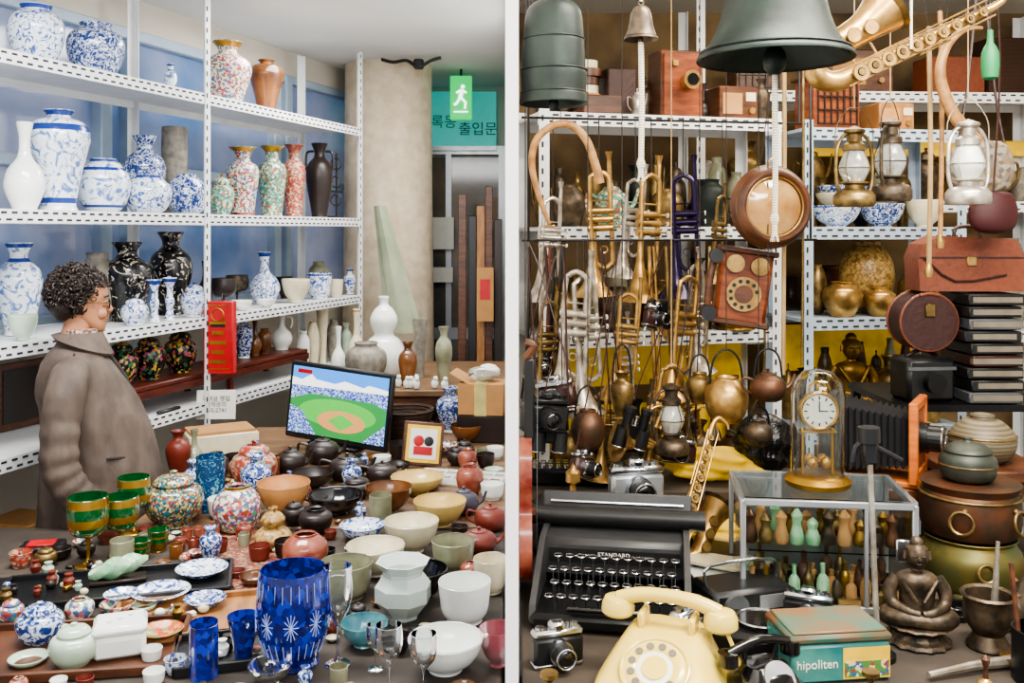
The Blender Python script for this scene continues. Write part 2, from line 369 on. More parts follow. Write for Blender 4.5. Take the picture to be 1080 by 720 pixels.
for i in range(9):
    z=i/8;w=.03+.06*(1-z)
    rg.append([( -.14*z+.05+w*cos(a)*(1+.25*sin(5*a)),.03*sin(a)*(1+.3*cos(4*a)),1.05+z*.72) for a in [2*pi*j/28 for j in range(28)]])
b.loft(rg,mat('green_drape','#7f8c72',.8,k='p',c2='#9aa088',s=6));b.done('draped_green_cloth',(-.66,5.38,0))

# ================= LEFT RACK =================
shelving('slotted_shelving_rack',LK,-1.2,2.4,.38,[2.195,1.695,1.27,.915,.5],[-1.1,.988,2.375],2.62,zbot=0)
z1,z2,z3,z4,z5=2.195,1.695,1.27,.915,.5
for a in [
('blue_white_jar','jar',38,z1,56,62,bw),('blue_white_jar','jar',101,z1,58,56,bwd),('blue_white_vase','vase',180,z1,13,34,bwl,.2),
('floral_vase','vase',240,z1,50,66,poly),('brown_jar','meiping',281,z1,36,56,brown),
('white_bottle_vase','bottle',26,z2,40,92,white),('blue_white_tall_jar','meiping',62,z2,62,106,bwl),('blue_white_moon_jar','moon',109,z2,54,56,bwl),
('blue_white_vase','vase',153,z2,42,82,bwd,.27),('blue_white_moon_jar','moon',156,z2,48,40,bw,.08),('lattice_vase','cyl',184,z2,26,90,greyst,.28),
('blue_white_moon_jar','moon',197,z2,42,42,bwd),('green_lidded_pot','lidded',234,z2,26,44,polyg),('famille_rose_vase','tall',256,z2,34,72,poly),
('famille_verte_vase','tall',287,z2,30,74,polyg),('famille_rose_vase','tall',310,z2,24,76,redp),('dark_twin_handle_vase','vase',337,z2,28,78,dbrown),
('blue_white_vase','vase',20,z3,46,96,bwl,.2),('celadon_bowl','bowl',24,z3,30,26,celad,.06),('grey_blue_jar','jar',103,z3,40,72,greyst,.28),
('black_crane_vase','vase',134,z3,50,82,blackw,.2),('black_crane_vase','vase',180,z3,44,86,blackw,.22),('blue_white_lidded_box','lidded',142,z3,28,30,bw,.05),
('blue_white_candlestick','beaker',163,z3,15,44,bw,.05),('blue_white_candlestick','beaker',179,z3,15,44,bw,.05),('blue_white_lidded_jar','lidded',205,z3,28,36,bw,.06),
('blue_white_bottle_vase','bottle',279,z3,32,54,bw,.16),('ceramic_bowl','bowl',312,z3,30,24,cream,.06),('blue_white_cup','cup',337,z3,26,26,bw,.08),
('ceramic_cup','cup',354,z3,16,18,cream,.06),('blue_white_small_vase','vase',369,z3,13,26,bw,.1),('dark_footed_dish','goblet',236,z3,26,34,dbrown,.1),
('white_bowl','bowl',255,z3,22,10,white,.05),('white_bowl','bowl',281,z3,20,8,white,.04),('dark_bowl','bowl',300,z3,18,22,dbrown,.27),
('dark_footed_dish','goblet',250,z3,24,30,bronze,.27),('greenish_jar','jar',336,z3,22,34,olive,.27),('dark_bottle','bottle',216,z3,16,50,dbrown,.25),('grey_jar','moon',84,z3,30,50,olive,.28),
]:
    ps(a[0],a[1],LK,a[2],a[3],a[4],a[5],a[6],ins=a[7] if len(a)>7 else .13,handles=2 if 'handle' in a[0] else 0)
t0=LK.t(120,.1);t1=LK.t(312,.1)
b=B();b.box((t1-t0,.24,.02),((t0+t1)/2,.15,z4+.11),darkw,c=.004);b.box((t1-t0,.012,.03),((t0+t1)/2,.03,z4+.085),darkw)
for t in(t0+.02,(t0+t1)/2,t1-.02):
    for y in(.04,.26):b.box((.022,.022,.1),(t,y,z4+.05),darkw)
rl(b,'rosewood_display_stand');zz=z4+.12
for a in [('black_floral_jar','lidded',128,34,48,blackf),('black_floral_jar','lidded',157,34,48,blackf),('black_floral_jar','lidded',190,34,46,blackf),
('blue_white_vase','vase',257,20,44,bwd),('brown_bottle','bottle',269,14,36,brown),('brown_small_jar','jar',279,16,26,brown),('white_ewer','bottle',297,22,38,white)]:
    ps(a[0],a[1],LK,a[2],zz,a[3],a[4],a[5],ins=.13,handles=1 if 'ewer' in a[0] else 0)
for px,w,h,m,k in((320,14,40,white,'jar'),(330,14,48,cream,'moon'),(340,14,64,cream,'flare'),(352,15,44,greyst,'jar'),(365,13,36,celad,'vase')):
    ps('pale_ceramic_vase',k,LK,px,z4,w,h,m,ins=.1)
for px,w,h,m in((25,50,46,card),(75,36,40,card),(120,40,30,wood)):
    p=LK.at(px,.17,z5+.001);q=p[1]/F;B().box((w*q,.2,h*q),(0,0,h*q/2),m,c=.004).done('cardboard_box',p,LK.a)
p=LK.at(178,.012,z4+.003);B().box((.13,.02,.012),(0,0,.006),blackp,c=.004).done('cordless_handset',p,LK.a)
p=LK.at(30,.33,z4+.003);b=B();b.box((.3,.02,.24),(0,0,.12),wood2,c=.003);b.box((.25,.005,.19),(0,-.011,.12),dbrown);b.done('picture_frame',p,LK.a)
p=LK.at(232,-.04,1.035)
b=B();b.box((.125,.05,.30),(0,0,.15),red,c=.003)
for i in range(5):b.box((.05 if i%2 else .07,.003,.014),(0,-.026,.05+i*.04),gold)
b.box((.1,.003,.004),(0,-.026,.285),gold);b.box((.1,.003,.004),(0,-.026,.02),gold);b.box((.06,.003,.012),(0,-.026,.2),blackp)
b.ring(.026,.003,(0,-.027,.245),gold,rot=(pi/2,0,0));b.tube([(0,.02,.3),(0,.03,.33)],.003,blackp);b.done('red_gift_box',p,-.05)
p=LK.at(228,-.03,.905)
b=B();b.box((.16,.004,.12),(0,0,.0),paper);o=b.done('paper_shop_sign',p,-.1,rot=(-.08,0,.05))
text('sign_text','구매금 영업\n결제문의\n010-2741',.024,(0,-.004,0),(pi/2,0,0),grey,o)
p=LK.at(355,.12,z2+.003);b=B()
b.tube([(0,0,0),(0,0,.36)],.006,blackp);b.box((.1,.1,.012),(0,0,.006),blackp)
for i in range(3):b.ring(.03,.004,(0,-.01,.1+i*.1),blackp,rot=(pi/2,0,0))
b.done('iron_hanger_stand',p,0)

# ================= LEFT TABLES =================
tabm=mat('table_dark_cloth','#2e2823',.8,k='p',c2='#463c33',s=6);tabw=mat('table_wood','#5f4630',.5,k='p',c2='#7d6044',s=8,st=(1,5,1))
def table(name,x0,x1,y0,y1,z,m,leg=wood2,z0=0):
    b=B();cx,cy=(x0+x1)/2,(y0+y1)/2;z-=z0;b.box((x1-x0,y1-y0,.03),(0,0,z-.015),m,c=.004)
    for sx in(-1,1):
        b.box((.02,y1-y0-.06,.05),(sx*((x1-x0)/2-.03),0,z-.05),leg)
        b.box((x1-x0-.06,.02,.05),(0,sx*((y1-y0)/2-.03),z-.05),leg)
        for sy in(-1,1):b.box((.04,.04,z-.03),(sx*((x1-x0)/2-.03),sy*((y1-y0)/2-.03),(z-.03)/2),leg)
    return b.done(name,(cx,cy,z0))
table('display_table',-1.9,-.02,1.15,2.775,.76,tabm);table('display_table',-1.13,-.02,2.78,4.2,.76,tabw);table('display_bench',-.82,-.02,4.33,5.3,.90,tabw)
def slabat(name,px,py,wx,wy,h,m,rz=0,z=.76,rim=0):
    x,y,_=at(px,py,z);b=B();b.box((wx,wy,h),(0,0,h/2),m,c=min(.003,h/3))
    if rim:
        for s in(-1,1):b.box((.01,wy,rim),(s*wx/2,0,rim/2),m,c=.002);b.box((wx,.01,rim),(0,s*wy/2,rim/2),m,c=.002)
    if rim or 'board' in name:BX.append((x,y,wx+.02,wy+.02,rz))
    return b.done(name,(x,y,z+.0006),rz)
slabat('black_lacquer_tray',125,622,.52,.20,.006,blackp,.25,rim=.022)
slabat('brocade_runner',262,590,.16,.55,.004,mat('red_brocade','#7a382e',.7,k='v',c2=['#a08060','#7a382e','#5a4a42','#985a42'],s=130),.5)
slabat('wooden_tray',205,655,.34,.22,.006,wood,.25,rim=.02)
slabat('black_lacquer_tray',240,690,.2,.16,.006,blackp,.3,rim=.02)
slabat('wooden_tray',55,690,.5,.25,.006,wood2,.15,rim=.02)
slabat('slate_board',35,625,.24,.2,.008,blackm,.2)
L=[
('green_gilt_goblet','goblet',93,602,42,78,gglass),('green_gilt_goblet','goblet',127,590,38,66,gglass),('green_gilt_goblet','goblet',141,566,34,62,gglass),
('green_glass_cup','cup',148,592,22,26,gglass),('green_glass_cup','cup',167,583,22,28,gglass),
('cloisonne_lidded_jar','lidded',183,560,62,64,cloi),('enamel_cylinder_box','cyl',222,541,30,62,bluec),('red_floral_lidded_jar','lidded',268,521,48,56,redp),
('painted_moon_jar','moon',250,566,50,54,poly),('tan_bowl','bowl',299,548,56,46,tanm),('ochre_double_gourd_vase','gourd',288,583,40,48,ochre),
('black_bowl','bowl',354,548,58,34,blackg),('amber_bowl','bowl',410,545,50,38,brown),('yellow_bowl','bowl',440,526,56,30,yel),('yellow_bowl','bowl',464,560,56,40,yel),
('cream_bowl','bowl',434,588,58,48,cream),('olive_cup','cup',478,604,46,42,olive),('glazed_cup','cup',517,628,36,46,cream),
('blue_white_bowl','bowl',382,574,48,28,bw),('crackle_bowl','bowl',396,612,62,48,cream),('red_glaze_jar','moon',322,604,48,42,redbr),
('olive_cup','cup',365,636,56,54,olive),('black_bowl','bowl',443,638,58,50,blackg),('white_cup','cup',490,661,56,60,white),
('teal_bowl','bowl',384,686,50,42,teal),('white_bowl','bowl',470,716,80,64,white),
('cobalt_tumbler','flare',257,702,34,60,cobalt),('cobalt_tumbler','cyl',215,716,30,66,cobalt),
('blue_white_lidded_box','lidded',42,684,48,52,bwd),('celadon_ball_jar','lidded',78,708,50,54,celad),('famille_rose_box','moon',84,656,30,26,poly),
('dark_clay_teapot','kettle',340,492,36,32,dbrown),('dark_clay_teapot','kettle',366,510,40,32,dbrown),('dark_clay_teapot','kettle',306,503,34,32,dbrown),
('dark_clay_bowl','bowl',330,519,44,26,dbrown),('dark_clay_teapot','kettle',403,512,34,26,dbrown),('dark_clay_jar','lidded',375,529,34,26,dbrown),
('slate_teapot','kettle',489,545,32,32,mat('slate','#3d3a48',.4)),('terracotta_teapot','kettle',517,562,34,32,terra),('terracotta_teapot','kettle',505,585,38,30,terra),
('dark_clay_jar','jar',333,566,36,30,dbrown),
('blue_white_vase','vase',475,458,30,48,bwd),('red_carved_vase','vase',188,505,26,50,terra),('dark_stone_bowl','bowl',452,447,34,22,dbrown),
('small_brown_bowl','bowl',492,470,34,24,brown),('painted_small_bowl','bowl',470,482,30,16,poly),
('pink_glass_bowl','bowl',525,706,40,54,pinkg),('famille_rose_bowl','bowl',124,650,36,22,poly),('painted_small_cup','cup',22,600,24,22,redp),
('dark_clay_cup','cup',62,592,26,18,dbrown),('gilt_small_pot','lidded',48,600,24,24,brassd),
('red_glaze_small_jar','jar',206,520,20,26,terra),('ochre_small_vase','vase',240,530,16,24,ochre),('small_green_bowl','bowl',152,648,26,16,celad),('small_white_cup','cup',160,700,22,22,white),
('small_white_cup','cup',185,712,24,24,bw),('painted_small_jar','lidded',12,660,26,30,poly),('small_celadon_dish','bowl',30,706,40,20,celad),('tea_cup','cup',345,590,18,14,blackg),('tea_cup','cup',300,622,20,14,cream),
('clay_tea_cup','cup',290,560,14,12,terra),('clay_tea_cup','cup',310,570,14,12,dbrown),('small_white_cup','cup',520,600,20,18,white),('small_red_jar','moon',496,612,22,20,redbr),
('clay_tea_cup','cup',420,560,16,12,brown),('clay_tea_cup','cup',455,516,16,10,terra),('tea_caddy','cyl',182,535,14,18,brassd),('tea_caddy','cyl',186,590,14,18,brown),
('dark_clay_teapot','kettle',338,536,26,22,dbrown),('small_green_bowl','bowl',270,548,18,12,olive),('tea_caddy','cyl',206,545,14,20,redp),('small_white_cup','cup',352,655,18,14,bwl),('clay_tea_cup','cup',250,612,18,14,terra),
('small_vase','vase',270,500,14,34,bwd),('tea_caddy','cyl',286,506,18,26,brown),('small_bowl','bowl',420,500,26,14,dbrown),
('flask_vase','bottle',205,500,20,46,olive),('bronze_censer','jar',228,512,26,34,bronze)]
for a in L:
    pt(a[0],a[1],a[2],a[3],a[4],a[5],a[6],m2={'blue_white_bowl':bw}.get(a[0]))
for i,(px,py) in enumerate(((190,583),(204,583),(217,580),(197,573),(210,572),(226,568))):pt('small_red_cup','cup',px,py,12,17,redbr)
for px,py,w,m in((170,634,60,bw),(213,609,54,bw),(216,642,44,bwd),(170,676,46,mat('orange_dish','#b85a2c',.3,k='v',c2=['#cc8a5a','#b04020','#6a8a4a'],s=100)),(128,637,36,bw)):
    x,y,_=at(px,py);q=y/F;z=.76+.009
    pot('painted_plate','plate',(x,y,z),w*q,.018,m,m2=m)
x,y,_=at(425,650);PL.append((x,y,.066));b=B();b.lathe([(0,0),(.036,0),(.038,.008),(.064,.04),(.064,.072),(.046,.096),(.046,.104),(.062,.126),(.057,.126),(.041,.104),(.03,.04),(0,.04)],mat('pale_celadon','#c5d0c8',.2,coat=.5,var=.06),8,k=1);b.done('octagonal_celadon_vase',(x,y,.7605),.3,ang=20)
x,y,_=at(309,700);PL.append((x,y,.075));b=B();b.lathe([(0,0),(.048,0),(.05,.02),(.066,.06),(.071,.12),(.066,.185),(.062,.185),(.066,.12),(.06,.06),(0,.03)],cobalt,72,k=3,rip=(24,.012))
for k in range(9):
    a0=2*pi*k/9
    for j in range(6):
        th=pi*j/6;P=[(.0728*cos(a0+u*.2*cos(th)),.0728*sin(a0+u*.2*cos(th)),.1+u*.026*sin(th)) for u in(-1,-.5,0,.5,1)]
        b.tube(P,.0008,cobd,5)
    for j in range(3):
        a1=a0+j*.23;b.tube([(.0695*cos(a1),.0695*sin(a1),.145),(.0675*cos(a1),.0675*sin(a1),.178)],.0008,cobd,4)
        b.tube([(.0675*cos(a1),.0675*sin(a1),.062),(.056*cos(a1),.056*sin(a1),.03)],.0008,cobd,4)
b.done('cobalt_cut_glass_vase',(x,y,.7605))
for px,py,w,h,k in((356,704,32,108,'tulip'),(410,732,30,74,'tulip'),(447,735,30,68,'tulip'),(396,708,20,50,'tulip'),(285,724,46,36,'bowl')):
    pt('clear_wine_glass' if k=='tulip' else 'clear_glass_bowl',k,px,py,w,h,clear)
x,y,_=at(125,616);b=B();b.box((.13,.05,.01),(0,0,.005),dbrown,c=.003)
b.loft([[(t*.068,(.006+.02*(1-t*t))*cos(a),.035+.014*t+(.02*(1-t*t)+.004)*sin(a)+.004*sin(9*t+3*a)) for a in [2*pi*j/16 for j in range(16)]] for t in [i/10-1 for i in range(21)]],jade);b.done('jade_carving',(x,y,.768),.35)
x,y,_=at(127,690);PL.append((x,y,.07));b=B();b.box((.1,.09,.045),(0,0,.0225),white,c=.008);b.box((.104,.094,.02),(0,0,.055),white,c=.008)
for dx,dy in((-.02,-.01),(.02,.015),(.0,.0)):b.ball((.006,.004,.001),(dx,dy,.0655),celad)
b.done('porcelain_box',(x,y,.768),.35)
def trinkets(name,px,py,n,wx,wy,rz=0,z=.7605,seed=1):
    rr=random.Random(seed);b=B()
    for i in range(n):
        X=rr.uniform(-wx,wx);Y=rr.uniform(-wy,wy);m=rr.choice([celad,bwd,redp,brassd,cream,dbrown,terra,gold,white]);k=rr.random();s=rr.uniform(.7,1.3)
        if k<.35:b.ball((.011*s,.009*s,.009*s),(X,Y,.009*s),m,10)
        elif k<.7:b.lathe([(0,0),(.008*s,0),(.011*s,.014*s),(.006*s,.02*s),(.008*s,.026*s),(0,.026*s)],m,12,at=(X,Y,0),k=2)
        else:b.box((.02*s,.014*s,.01*s),(X,Y,.005*s),m,rot=(0,0,rr.random()*3),c=.002)
    x,y,_=at(px,py);b.done(name,(x,y,z),rz)
trinkets('group_of_trinkets',45,628,18,.12,.05,.2,.7695);trinkets('group_of_trinkets',70,606,10,.08,.02,.2,.769,2);trinkets('group_of_trinkets',270,575,10,.05,.14,.5,.765,3)
trinkets('group_of_trinkets',100,670,10,.06,.03,.2,.7695,4);trinkets('group_of_trinkets',420,500,10,.08,.03,0,.7605,5);trinkets('group_of_trinkets',240,690,8,.06,.03,.3,.768,7);trinkets('group_of_trinkets',190,655,8,.06,.03,.3,.768,8)
x,y,_=at(28,592);b=B();b.box((.11,.08,.02),(0,0,.01),blackp,c=.004);b.box((.07,.05,.004),(0,0,.022),red,c=.001);b.done('jewelry_case',(x,y+.08,.7605),.2)
o=empty('television_monitor',(-.70,3.77,.775));o.rotation_euler=(-.05,.08,-.34)
b=B();b.box((.46,.03,.305),(0,0,.16),blackp,c=.006);b.box((.1,.06,.05),(0,.03,.02),blackp);b.box((.22,.14,.012),(0,.03,.002),blackp,c=.004);b.done('casing',parent=o)
b=B();sx,sz=.215,.132;zc=.164;y=-.0158
def pg(P,m,dy):b.prism([(p[0]*sx,zc+p[1]*sz) for p in P],.0006,m,(0,y-dy,0))
pg([(-1,-1),(1,-1),(1,1),(-1,1)],ssk,0)
pg([(-1,.25),(1,.25),(1,.62),(.6,.7),(.5,.6),(.1,.72),(-.1,.6),(-.5,.66),(-.6,.8),(-.8,.6),(-1,.66)],sw,.0004)
pg([(-1,-.2),(1,-.2),(1,.5),(-1,.42)],pinkb,.0008)
pg([(-1,-1),(1,-1),(1,.05),(.7,.2),(-.6,.22),(-1,.0)],sgd,.0012)
pg([(.95*cos(a)*.85,-.28+.42*sin(a)) for a in [2*pi*i/28 for i in range(28)]],sg,.0016)
pg([(.1+.5*cos(a),-.5+.32*sin(a)) for a in [2*pi*i/24 for i in range(24)]],sd,.002)
pg([(.1,-.75),(.38,-.5),(.1,-.27),(-.18,-.5)],sg,.0024);pg([(-1,-1),(-.4,-1),(-.75,-.3),(-1,-.2)],pinkb,.0026);pg([(.55,-1),(1,-1),(1,-.4)],pinkb,.0026)
pg([(-.9,.8),(-.6,.8),(-.6,.92),(-.9,.92)],red,.0008)
b.done('screen_picture',parent=o)
zb=.90
for a in [('white_double_gourd_vase','gourd',405,404,46,88,white),('white_bottle_vase','bottle',376,398,20,70,cream),('rough_stone_jar','jar',386,408,44,44,greyst),
('brown_small_jar','vase',430,408,20,46,brown),('grey_tall_vase','flare',443,400,16,62,greyst),('white_bottle_vase','bottle',357,402,16,56,white),
('tall_brown_vase','vase',468,406,18,60,olive)]:
    pt(a[0],a[1],a[2],a[3],a[4],a[5],a[6],z=zb)
b=B()
for i in range(14):
    x=R.uniform(-.2,.2);y=R.uniform(-.03,.05);b.ball((.018,.016,.022),(x,y,.022),white,10);b.ball(.011,(x+.004,y-.008,.05),white,8)
b.done('porcelain_figurine_group',(-.5,4.38,.9005))
x,y,_=at(510,463);b=B();b.box((.2,.16,.11),(0,0,.055),dbrown,c=.004);b.done('wooden_crate',(x,y,.7605),-.1)
b=B();b.box((.19,.15,.13),(0,0,.065),card,c=.003);b.box((.05,.152,.132),(0,0,.0655),mat('parcel_tape','#bcae70',.3));b.box((.09,.15,.003),(-.09,0,.15),card,rot=(0,.5,0));b.done('cardboard_box',(x,y,.872),-.15)
b=B();b.ball((.07,.05,.03),(0,0,.03),clear,12);b.ball((.05,.04,.035),(.02,0,.035),paper,10);b.done('plastic_bag_bundle',(x,y,1.006))
x,y,_=at(428,462);b=B();wick=mat('wicker','#4a2e1c',.7,k='wv',c2='#20140e',s=60,bump=.5)
for i in range(9):b.ring(.08+.004*i,.008,(0,0,.008+i*.014),wick,n=20,q=6)
b.cyl(.078,.01,(0,0,0),wick);b.done('wicker_basket',(x,y,.7605))
x,y,_=at(444,492);b=B();b.box((.15,.015,.16),(0,0,.08),wood2,c=.004);b.box((.125,.004,.135),(0,-.008,.08),yellow);b.box((.1,.004,.11),(0,-.010,.08),paper)
b.ball((.02,.002,.02),(-.018,-.0125,.09),red);b.ball((.018,.002,.018),(.02,-.0125,.09),blackp);b.box((.07,.002,.03),(0,-.0125,.055),red);b.done('framed_picture',(x,y,.762),rot=(-.25,.12,.2));BX.append((x,y,.18,.12,.2))
x,y,_=at(487,508);BX.append((x,y,.32,.15,-.22));b=B();b.box((.30,.12,.012),(0,0,.006),white)
for i in range(8):b.box((.005,.12,.02),(-.15+i*.3/7,0,.015),white)
for yy in(-.06,0,.06):b.box((.3,.005,.02),(0,yy,.015),white)
for i in range(7):
    for yy in(-.03,.03):b.box((.028,.035,.008),(-.129+i*.043,yy,.016),greyst)
b.done('compartment_sample_tray',(x,y,.7605),-.22)
x,y,_=at(232,478);BX.append((x,y,.28,.2,.5));b=B();b.box((.26,.18,.09),(0,0,.045),cream,c=.004);b.box((.24,.16,.01),(0,0,.095),card);b.done('paper_box',(x,y,.7605),.5)
BX+= [(-.70,3.8,.52,.22,-.34)]
def free(x,y,r):
    for a,b_,c in PL:
        if (a-x)**2+(b_-y)**2<(r+c+.003)**2:return False
    for a,b_,w_,h_,rz in BX:
        dx,dy=x-a,y-b_;u=dx*cos(rz)+dy*sin(rz);v=-dx*sin(rz)+dy*cos(rz)
        if abs(u)<w_/2+r and abs(v)<h_/2+r:return False
    return True
LS=[('small_bowl','bowl',cream,1.5,.5),('tea_cup','cup',white,1,.7),('clay_tea_cup','cup',terra,1,.8),('small_brown_bowl','bowl',brown,1.4,.55),('clay_tea_cup','cup',dbrown,1,.8),('small_blue_white_cup','cup',bwl,1.1,.8),
('small_celadon_dish','bowl',celad,1.5,.4),('miniature_jar','jar',redbr,1,1.2),('miniature_vase','vase',bwd,.9,1.5),('small_red_jar','moon',redp,1.2,1.1),('tea_caddy','cyl',olive,.9,1.2),('small_lidded_pot','lidded',dbrown,1.2,1.3),('small_painted_bowl','bowl',poly,1.4,.5),('soy_dish','bowl',blackg,1.3,.4)]
def scatter(n,x0,x1,y0,y1,r0,r1,spec,seed,fn=None):
    rr=random.Random(seed)
    for _ in range(n):
        x=rr.uniform(x0,x1);y=rr.uniform(y0,y1);r=rr.uniform(r0,r1)
        if free(x,y,r):
            nm,k,m,a,h=rr.choice(spec)
            if fn:fn(nm,k,m,x,y,r,rr);PL.append((x,y,r))
            else:pot(nm,k,(x,y,.7608),2*r,2*r*h/a*(.9),m,rr.uniform(0,6))
scatter(500,-1.06,-.06,2.8,3.62,.03,.05,LS,3);scatter(500,-1.2,-.06,1.85,2.72,.022,.045,LS,4);scatter(900,-1.06,-.06,1.75,3.6,.013,.026,LS,5)

# ================= WOMAN =================
W=empty('elderly_woman',(-1.35,3.0,0),.32);W.scale=(.965,.965,.965)
def ring(cx,cy,z,rx,ry,n=28,e=.9,lean=0):
    o=[]
    for j in range(n):
        a=2*pi*j/n;c,s=cos(a),sin(a);o.append((cx+rx*abs(c)**e*(1 if c>0 else -1),cy+ry*abs(s)**e*(1 if s>0 else -1),z+lean*c))
    return o
def dring(cx,z,rx,ry,ph,n=72):
    k=max(0,min(1,(1.15-z)/.45));o=[]
    for j in range(n):
        a=2*pi*j/n;f=1+k*(.028*sin(7*a+ph)+.018*sin(12*a-2*ph+3*z))+.008*sin(z*38+2*a)
        o.append((cx+rx*f*cos(a),ry*f*sin(a),z))
    return o
b=B()
T=[(.045,.68,.188,.195),(.045,.70,.193,.20),(.045,.76,.19,.195),(.048,.88,.186,.187),(.04,1.0,.173,.176),(.02,1.1,.158,.168),(-.006,1.18,.142,.168),(-.02,1.245,.118,.16),(-.026,1.285,.09,.132),(-.02,1.318,.066,.086),(-.018,1.345,.056,.064)]
T=cr(T,6);b.loft([dring(t[0],t[1],t[2],t[3],.6) for t in T],jackm)
for s in(-1,1):
    A=cr([(-.02,s*.115,1.25,.05),(-.03,s*.182,1.215,.062),(-.045,s*.225,1.10,.058),(-.045,s*.245,.98,.054),(-.01,s*.248,.90,.053),(.05,s*.238,.845,.049),(.125,s*.215,.79,.046)],8)
    b.tube([q[:3] for q in A],[q[3]*(1+(.06*sin(i*1.5) if 14<i<46 else .02*sin(i*1.3))) for i,q in enumerate(A)],jackm,20)
jk=b.done('jacket',parent=W)
md=jk.modifiers.new('r','REMESH');md.mode='VOXEL';md.voxel_size=.0075;md.use_smooth_shade=True
md=jk.modifiers.new('s','SMOOTH');md.iterations=2;md.factor=.5
tx=bpy.data.textures.new('folds','CLOUDS');tx.noise_scale=.12;md=jk.modifiers.new('d','DISPLACE');md.texture=tx;md.strength=.014;md.mid_level=.5
b=B()
b.loft([ring(-.018,0,1.318,.068,.08,e=1),ring(-.014,0,1.35,.06,.068,e=1),ring(-.012,0,1.358,.064,.072,e=1),ring(-.008,0,1.318,.094,.112,e=1,lean=-.034),ring(-.008,0,1.310,.088,.104,e=1,lean=-.034)],jackm)
b.tube([(.062,0,1.295),(.118,0,1.21),(.155,0,1.11),(.19,0,1.0),(.215,0,.9),(.232,0,.8),(.234,0,.69)],.007,seam,8,k=4)
for z,x in((1.23,.112),(1.12,.16),(1.0,.2),(.88,.228)):b.cyl(.008,.006,(x,.012,z),dbrown,10,rot=(0,pi/2,0))
for s in(-1,1):b.tube([(.108,s*.219,.805),(.14,s*.211,.78)],[.049,.048],jackm,20);b.ring(.049,.002,(.112,s*.218,.802),seam,rot=(0,2.5,0))
b.tube([(.18,-.09,.96),(.13,-.15,.97),(.08,-.18,.975)],.004,seam,6,k=3)
b.tube([(-.02,-.118,1.30),(-.03,-.15,1.262),(-.034,-.168,1.245)],.003,seam,6,k=3);b.tube([(.02,-.165,1.235),(-.03,-.205,1.2),(-.09,-.19,1.17)],.003,seam,6,k=3)
b.loft([ring(-.014,0,1.33,.054,.062,e=1),ring(-.010,0,1.368,.053,.06,e=1),ring(-.010,0,1.37,.049,.056,e=1)],mat('floral_blouse','#a08c7c',.8,k='v',c2=['#7a4a40','#c0b0a0','#5a5a52'],s=120))
b.done('collar_and_trim',parent=W)
b=B();trm=mat('trousers_dark','#232125',.8)
b.loft([ring(.02,0,.80,.13,.16),ring(.01,0,.70,.135,.165),ring(0,0,.66,.12,.16)],trm)
for s in(-1,1):b.tube([(0,s*.085,.74),(.005,s*.09,.60),(.012,s*.09,.44),(0,s*.088,.22),(-.005,s*.088,.07)],[.088,.08,.062,.055,.05],trm,14,k=3)
b.done('trousers',parent=W)
b=B()
for s in(-1,1):b.loft([ring(.04,s*.09,0.0,.12,.045),ring(.04,s*.09,.03,.122,.046),ring(.02,s*.09,.065,.09,.042),ring(-.02,s*.09,.09,.045,.04)],blackp)
b.done('shoes',parent=W)
HD=empty('head_pivot',(-.010,0,1.362));HD.parent=W;HD.rotation_euler=(0,.09,.12);HD.scale=(.91,.91,.91)
b=B()
hs=[(.055,.03,-.004,.02),(.072,.03,.006,.032),(.079,-.005,.024,.044),(.079,-.045,.045,.052),(.078,-.07,.068,.058),(.073,-.085,.092,.064),(.070,-.09,.108,.067),(.074,-.093,.13,.068),(.072,-.093,.15,.068),(.06,-.085,.178,.062),(.035,-.06,.2,.045),(.0,-.03,.211,.018)]
hs=cr(hs,4)
b.loft([ring((f+bk)/2,0,z,(f-bk)/2,w,n=36,e=.95) for f,bk,z,w in hs],skin)
b.tube([(-.03,0,-.09),(-.022,0,-.02),(-.005,0,.05)],[.054,.048,.05],skin,20)
b.tube([(.066,0,.116),(.076,0,.1),(.086,0,.087),(.088,0,.079),(.078,0,.07)],[.006,.0065,.0076,.008,.006],skin,12,k=4)
for s in(-1,1):
    b.ball((.007,.0055,.005),(.082,s*.008,.078),skin,10)
    b.ball((.022,.02,.022),(.055,s*.033,.066),skin,14)
    b.ball((.009,.013,.006),(.0635,s*.03,.106),white,12);b.ball((.004,.005,.0045),(.0715,s*.031,.106),dbrown,8)
    b.tube([(.065,s*.016,.111),(.0725,s*.03,.1135),(.061,s*.046,.109)],.0035,skin,8,k=3)
    b.tube([(.063,s*.018,.099),(.070,s*.03,.0975),(.060,s*.044,.1)],.003,skin,8,k=3)
    b.tube([(.074,s*.014,.128),(.076,s*.03,.132),(.062,s*.05,.127)],.0026,hairm,6,k=3)
    b.tube([(.081,s*.016,.070),(.081,s*.028,.055),(.074,s*.031,.042)],.0013,crease,5,k=3)
    b.tube([(.05,s*.054,.108),(.04,s*.06,.103)],.001,crease,4);b.tube([(.05,s*.054,.111),(.04,s*.06,.112)],.001,crease,4)
    b.ring(.014,.0045,(-.008,s*.067,.095),skin,rot=(pi/2,0,.2*s),sc=(.8,1.3,1));b.ball((.01,.005,.018),(-.008,s*.066,.094),skin,8)
b.ball((.014,.014,.010),(.064,0,.006),skin,12)
lip=mat('lips','#8f4c42',.45)
b.tube([(.068,-.02,.042),(.0795,-.01,.0455),(.082,0,.0445),(.0795,.01,.0455),(.068,.02,.042)],[.0015,.003,.0028,.003,.0015],lip,8,k=3)
b.tube([(.068,-.018,.040),(.079,0,.037),(.068,.018,.040)],[.0015,.0038,.0015],lip,8,k=3)
b.done('head',parent=HD)
b=B()
b.ball((.092,.08,.076),(-.03,0,.152),hairm,20);b.ball((.05,.068,.055),(-.068,0,.085),hairm,14)
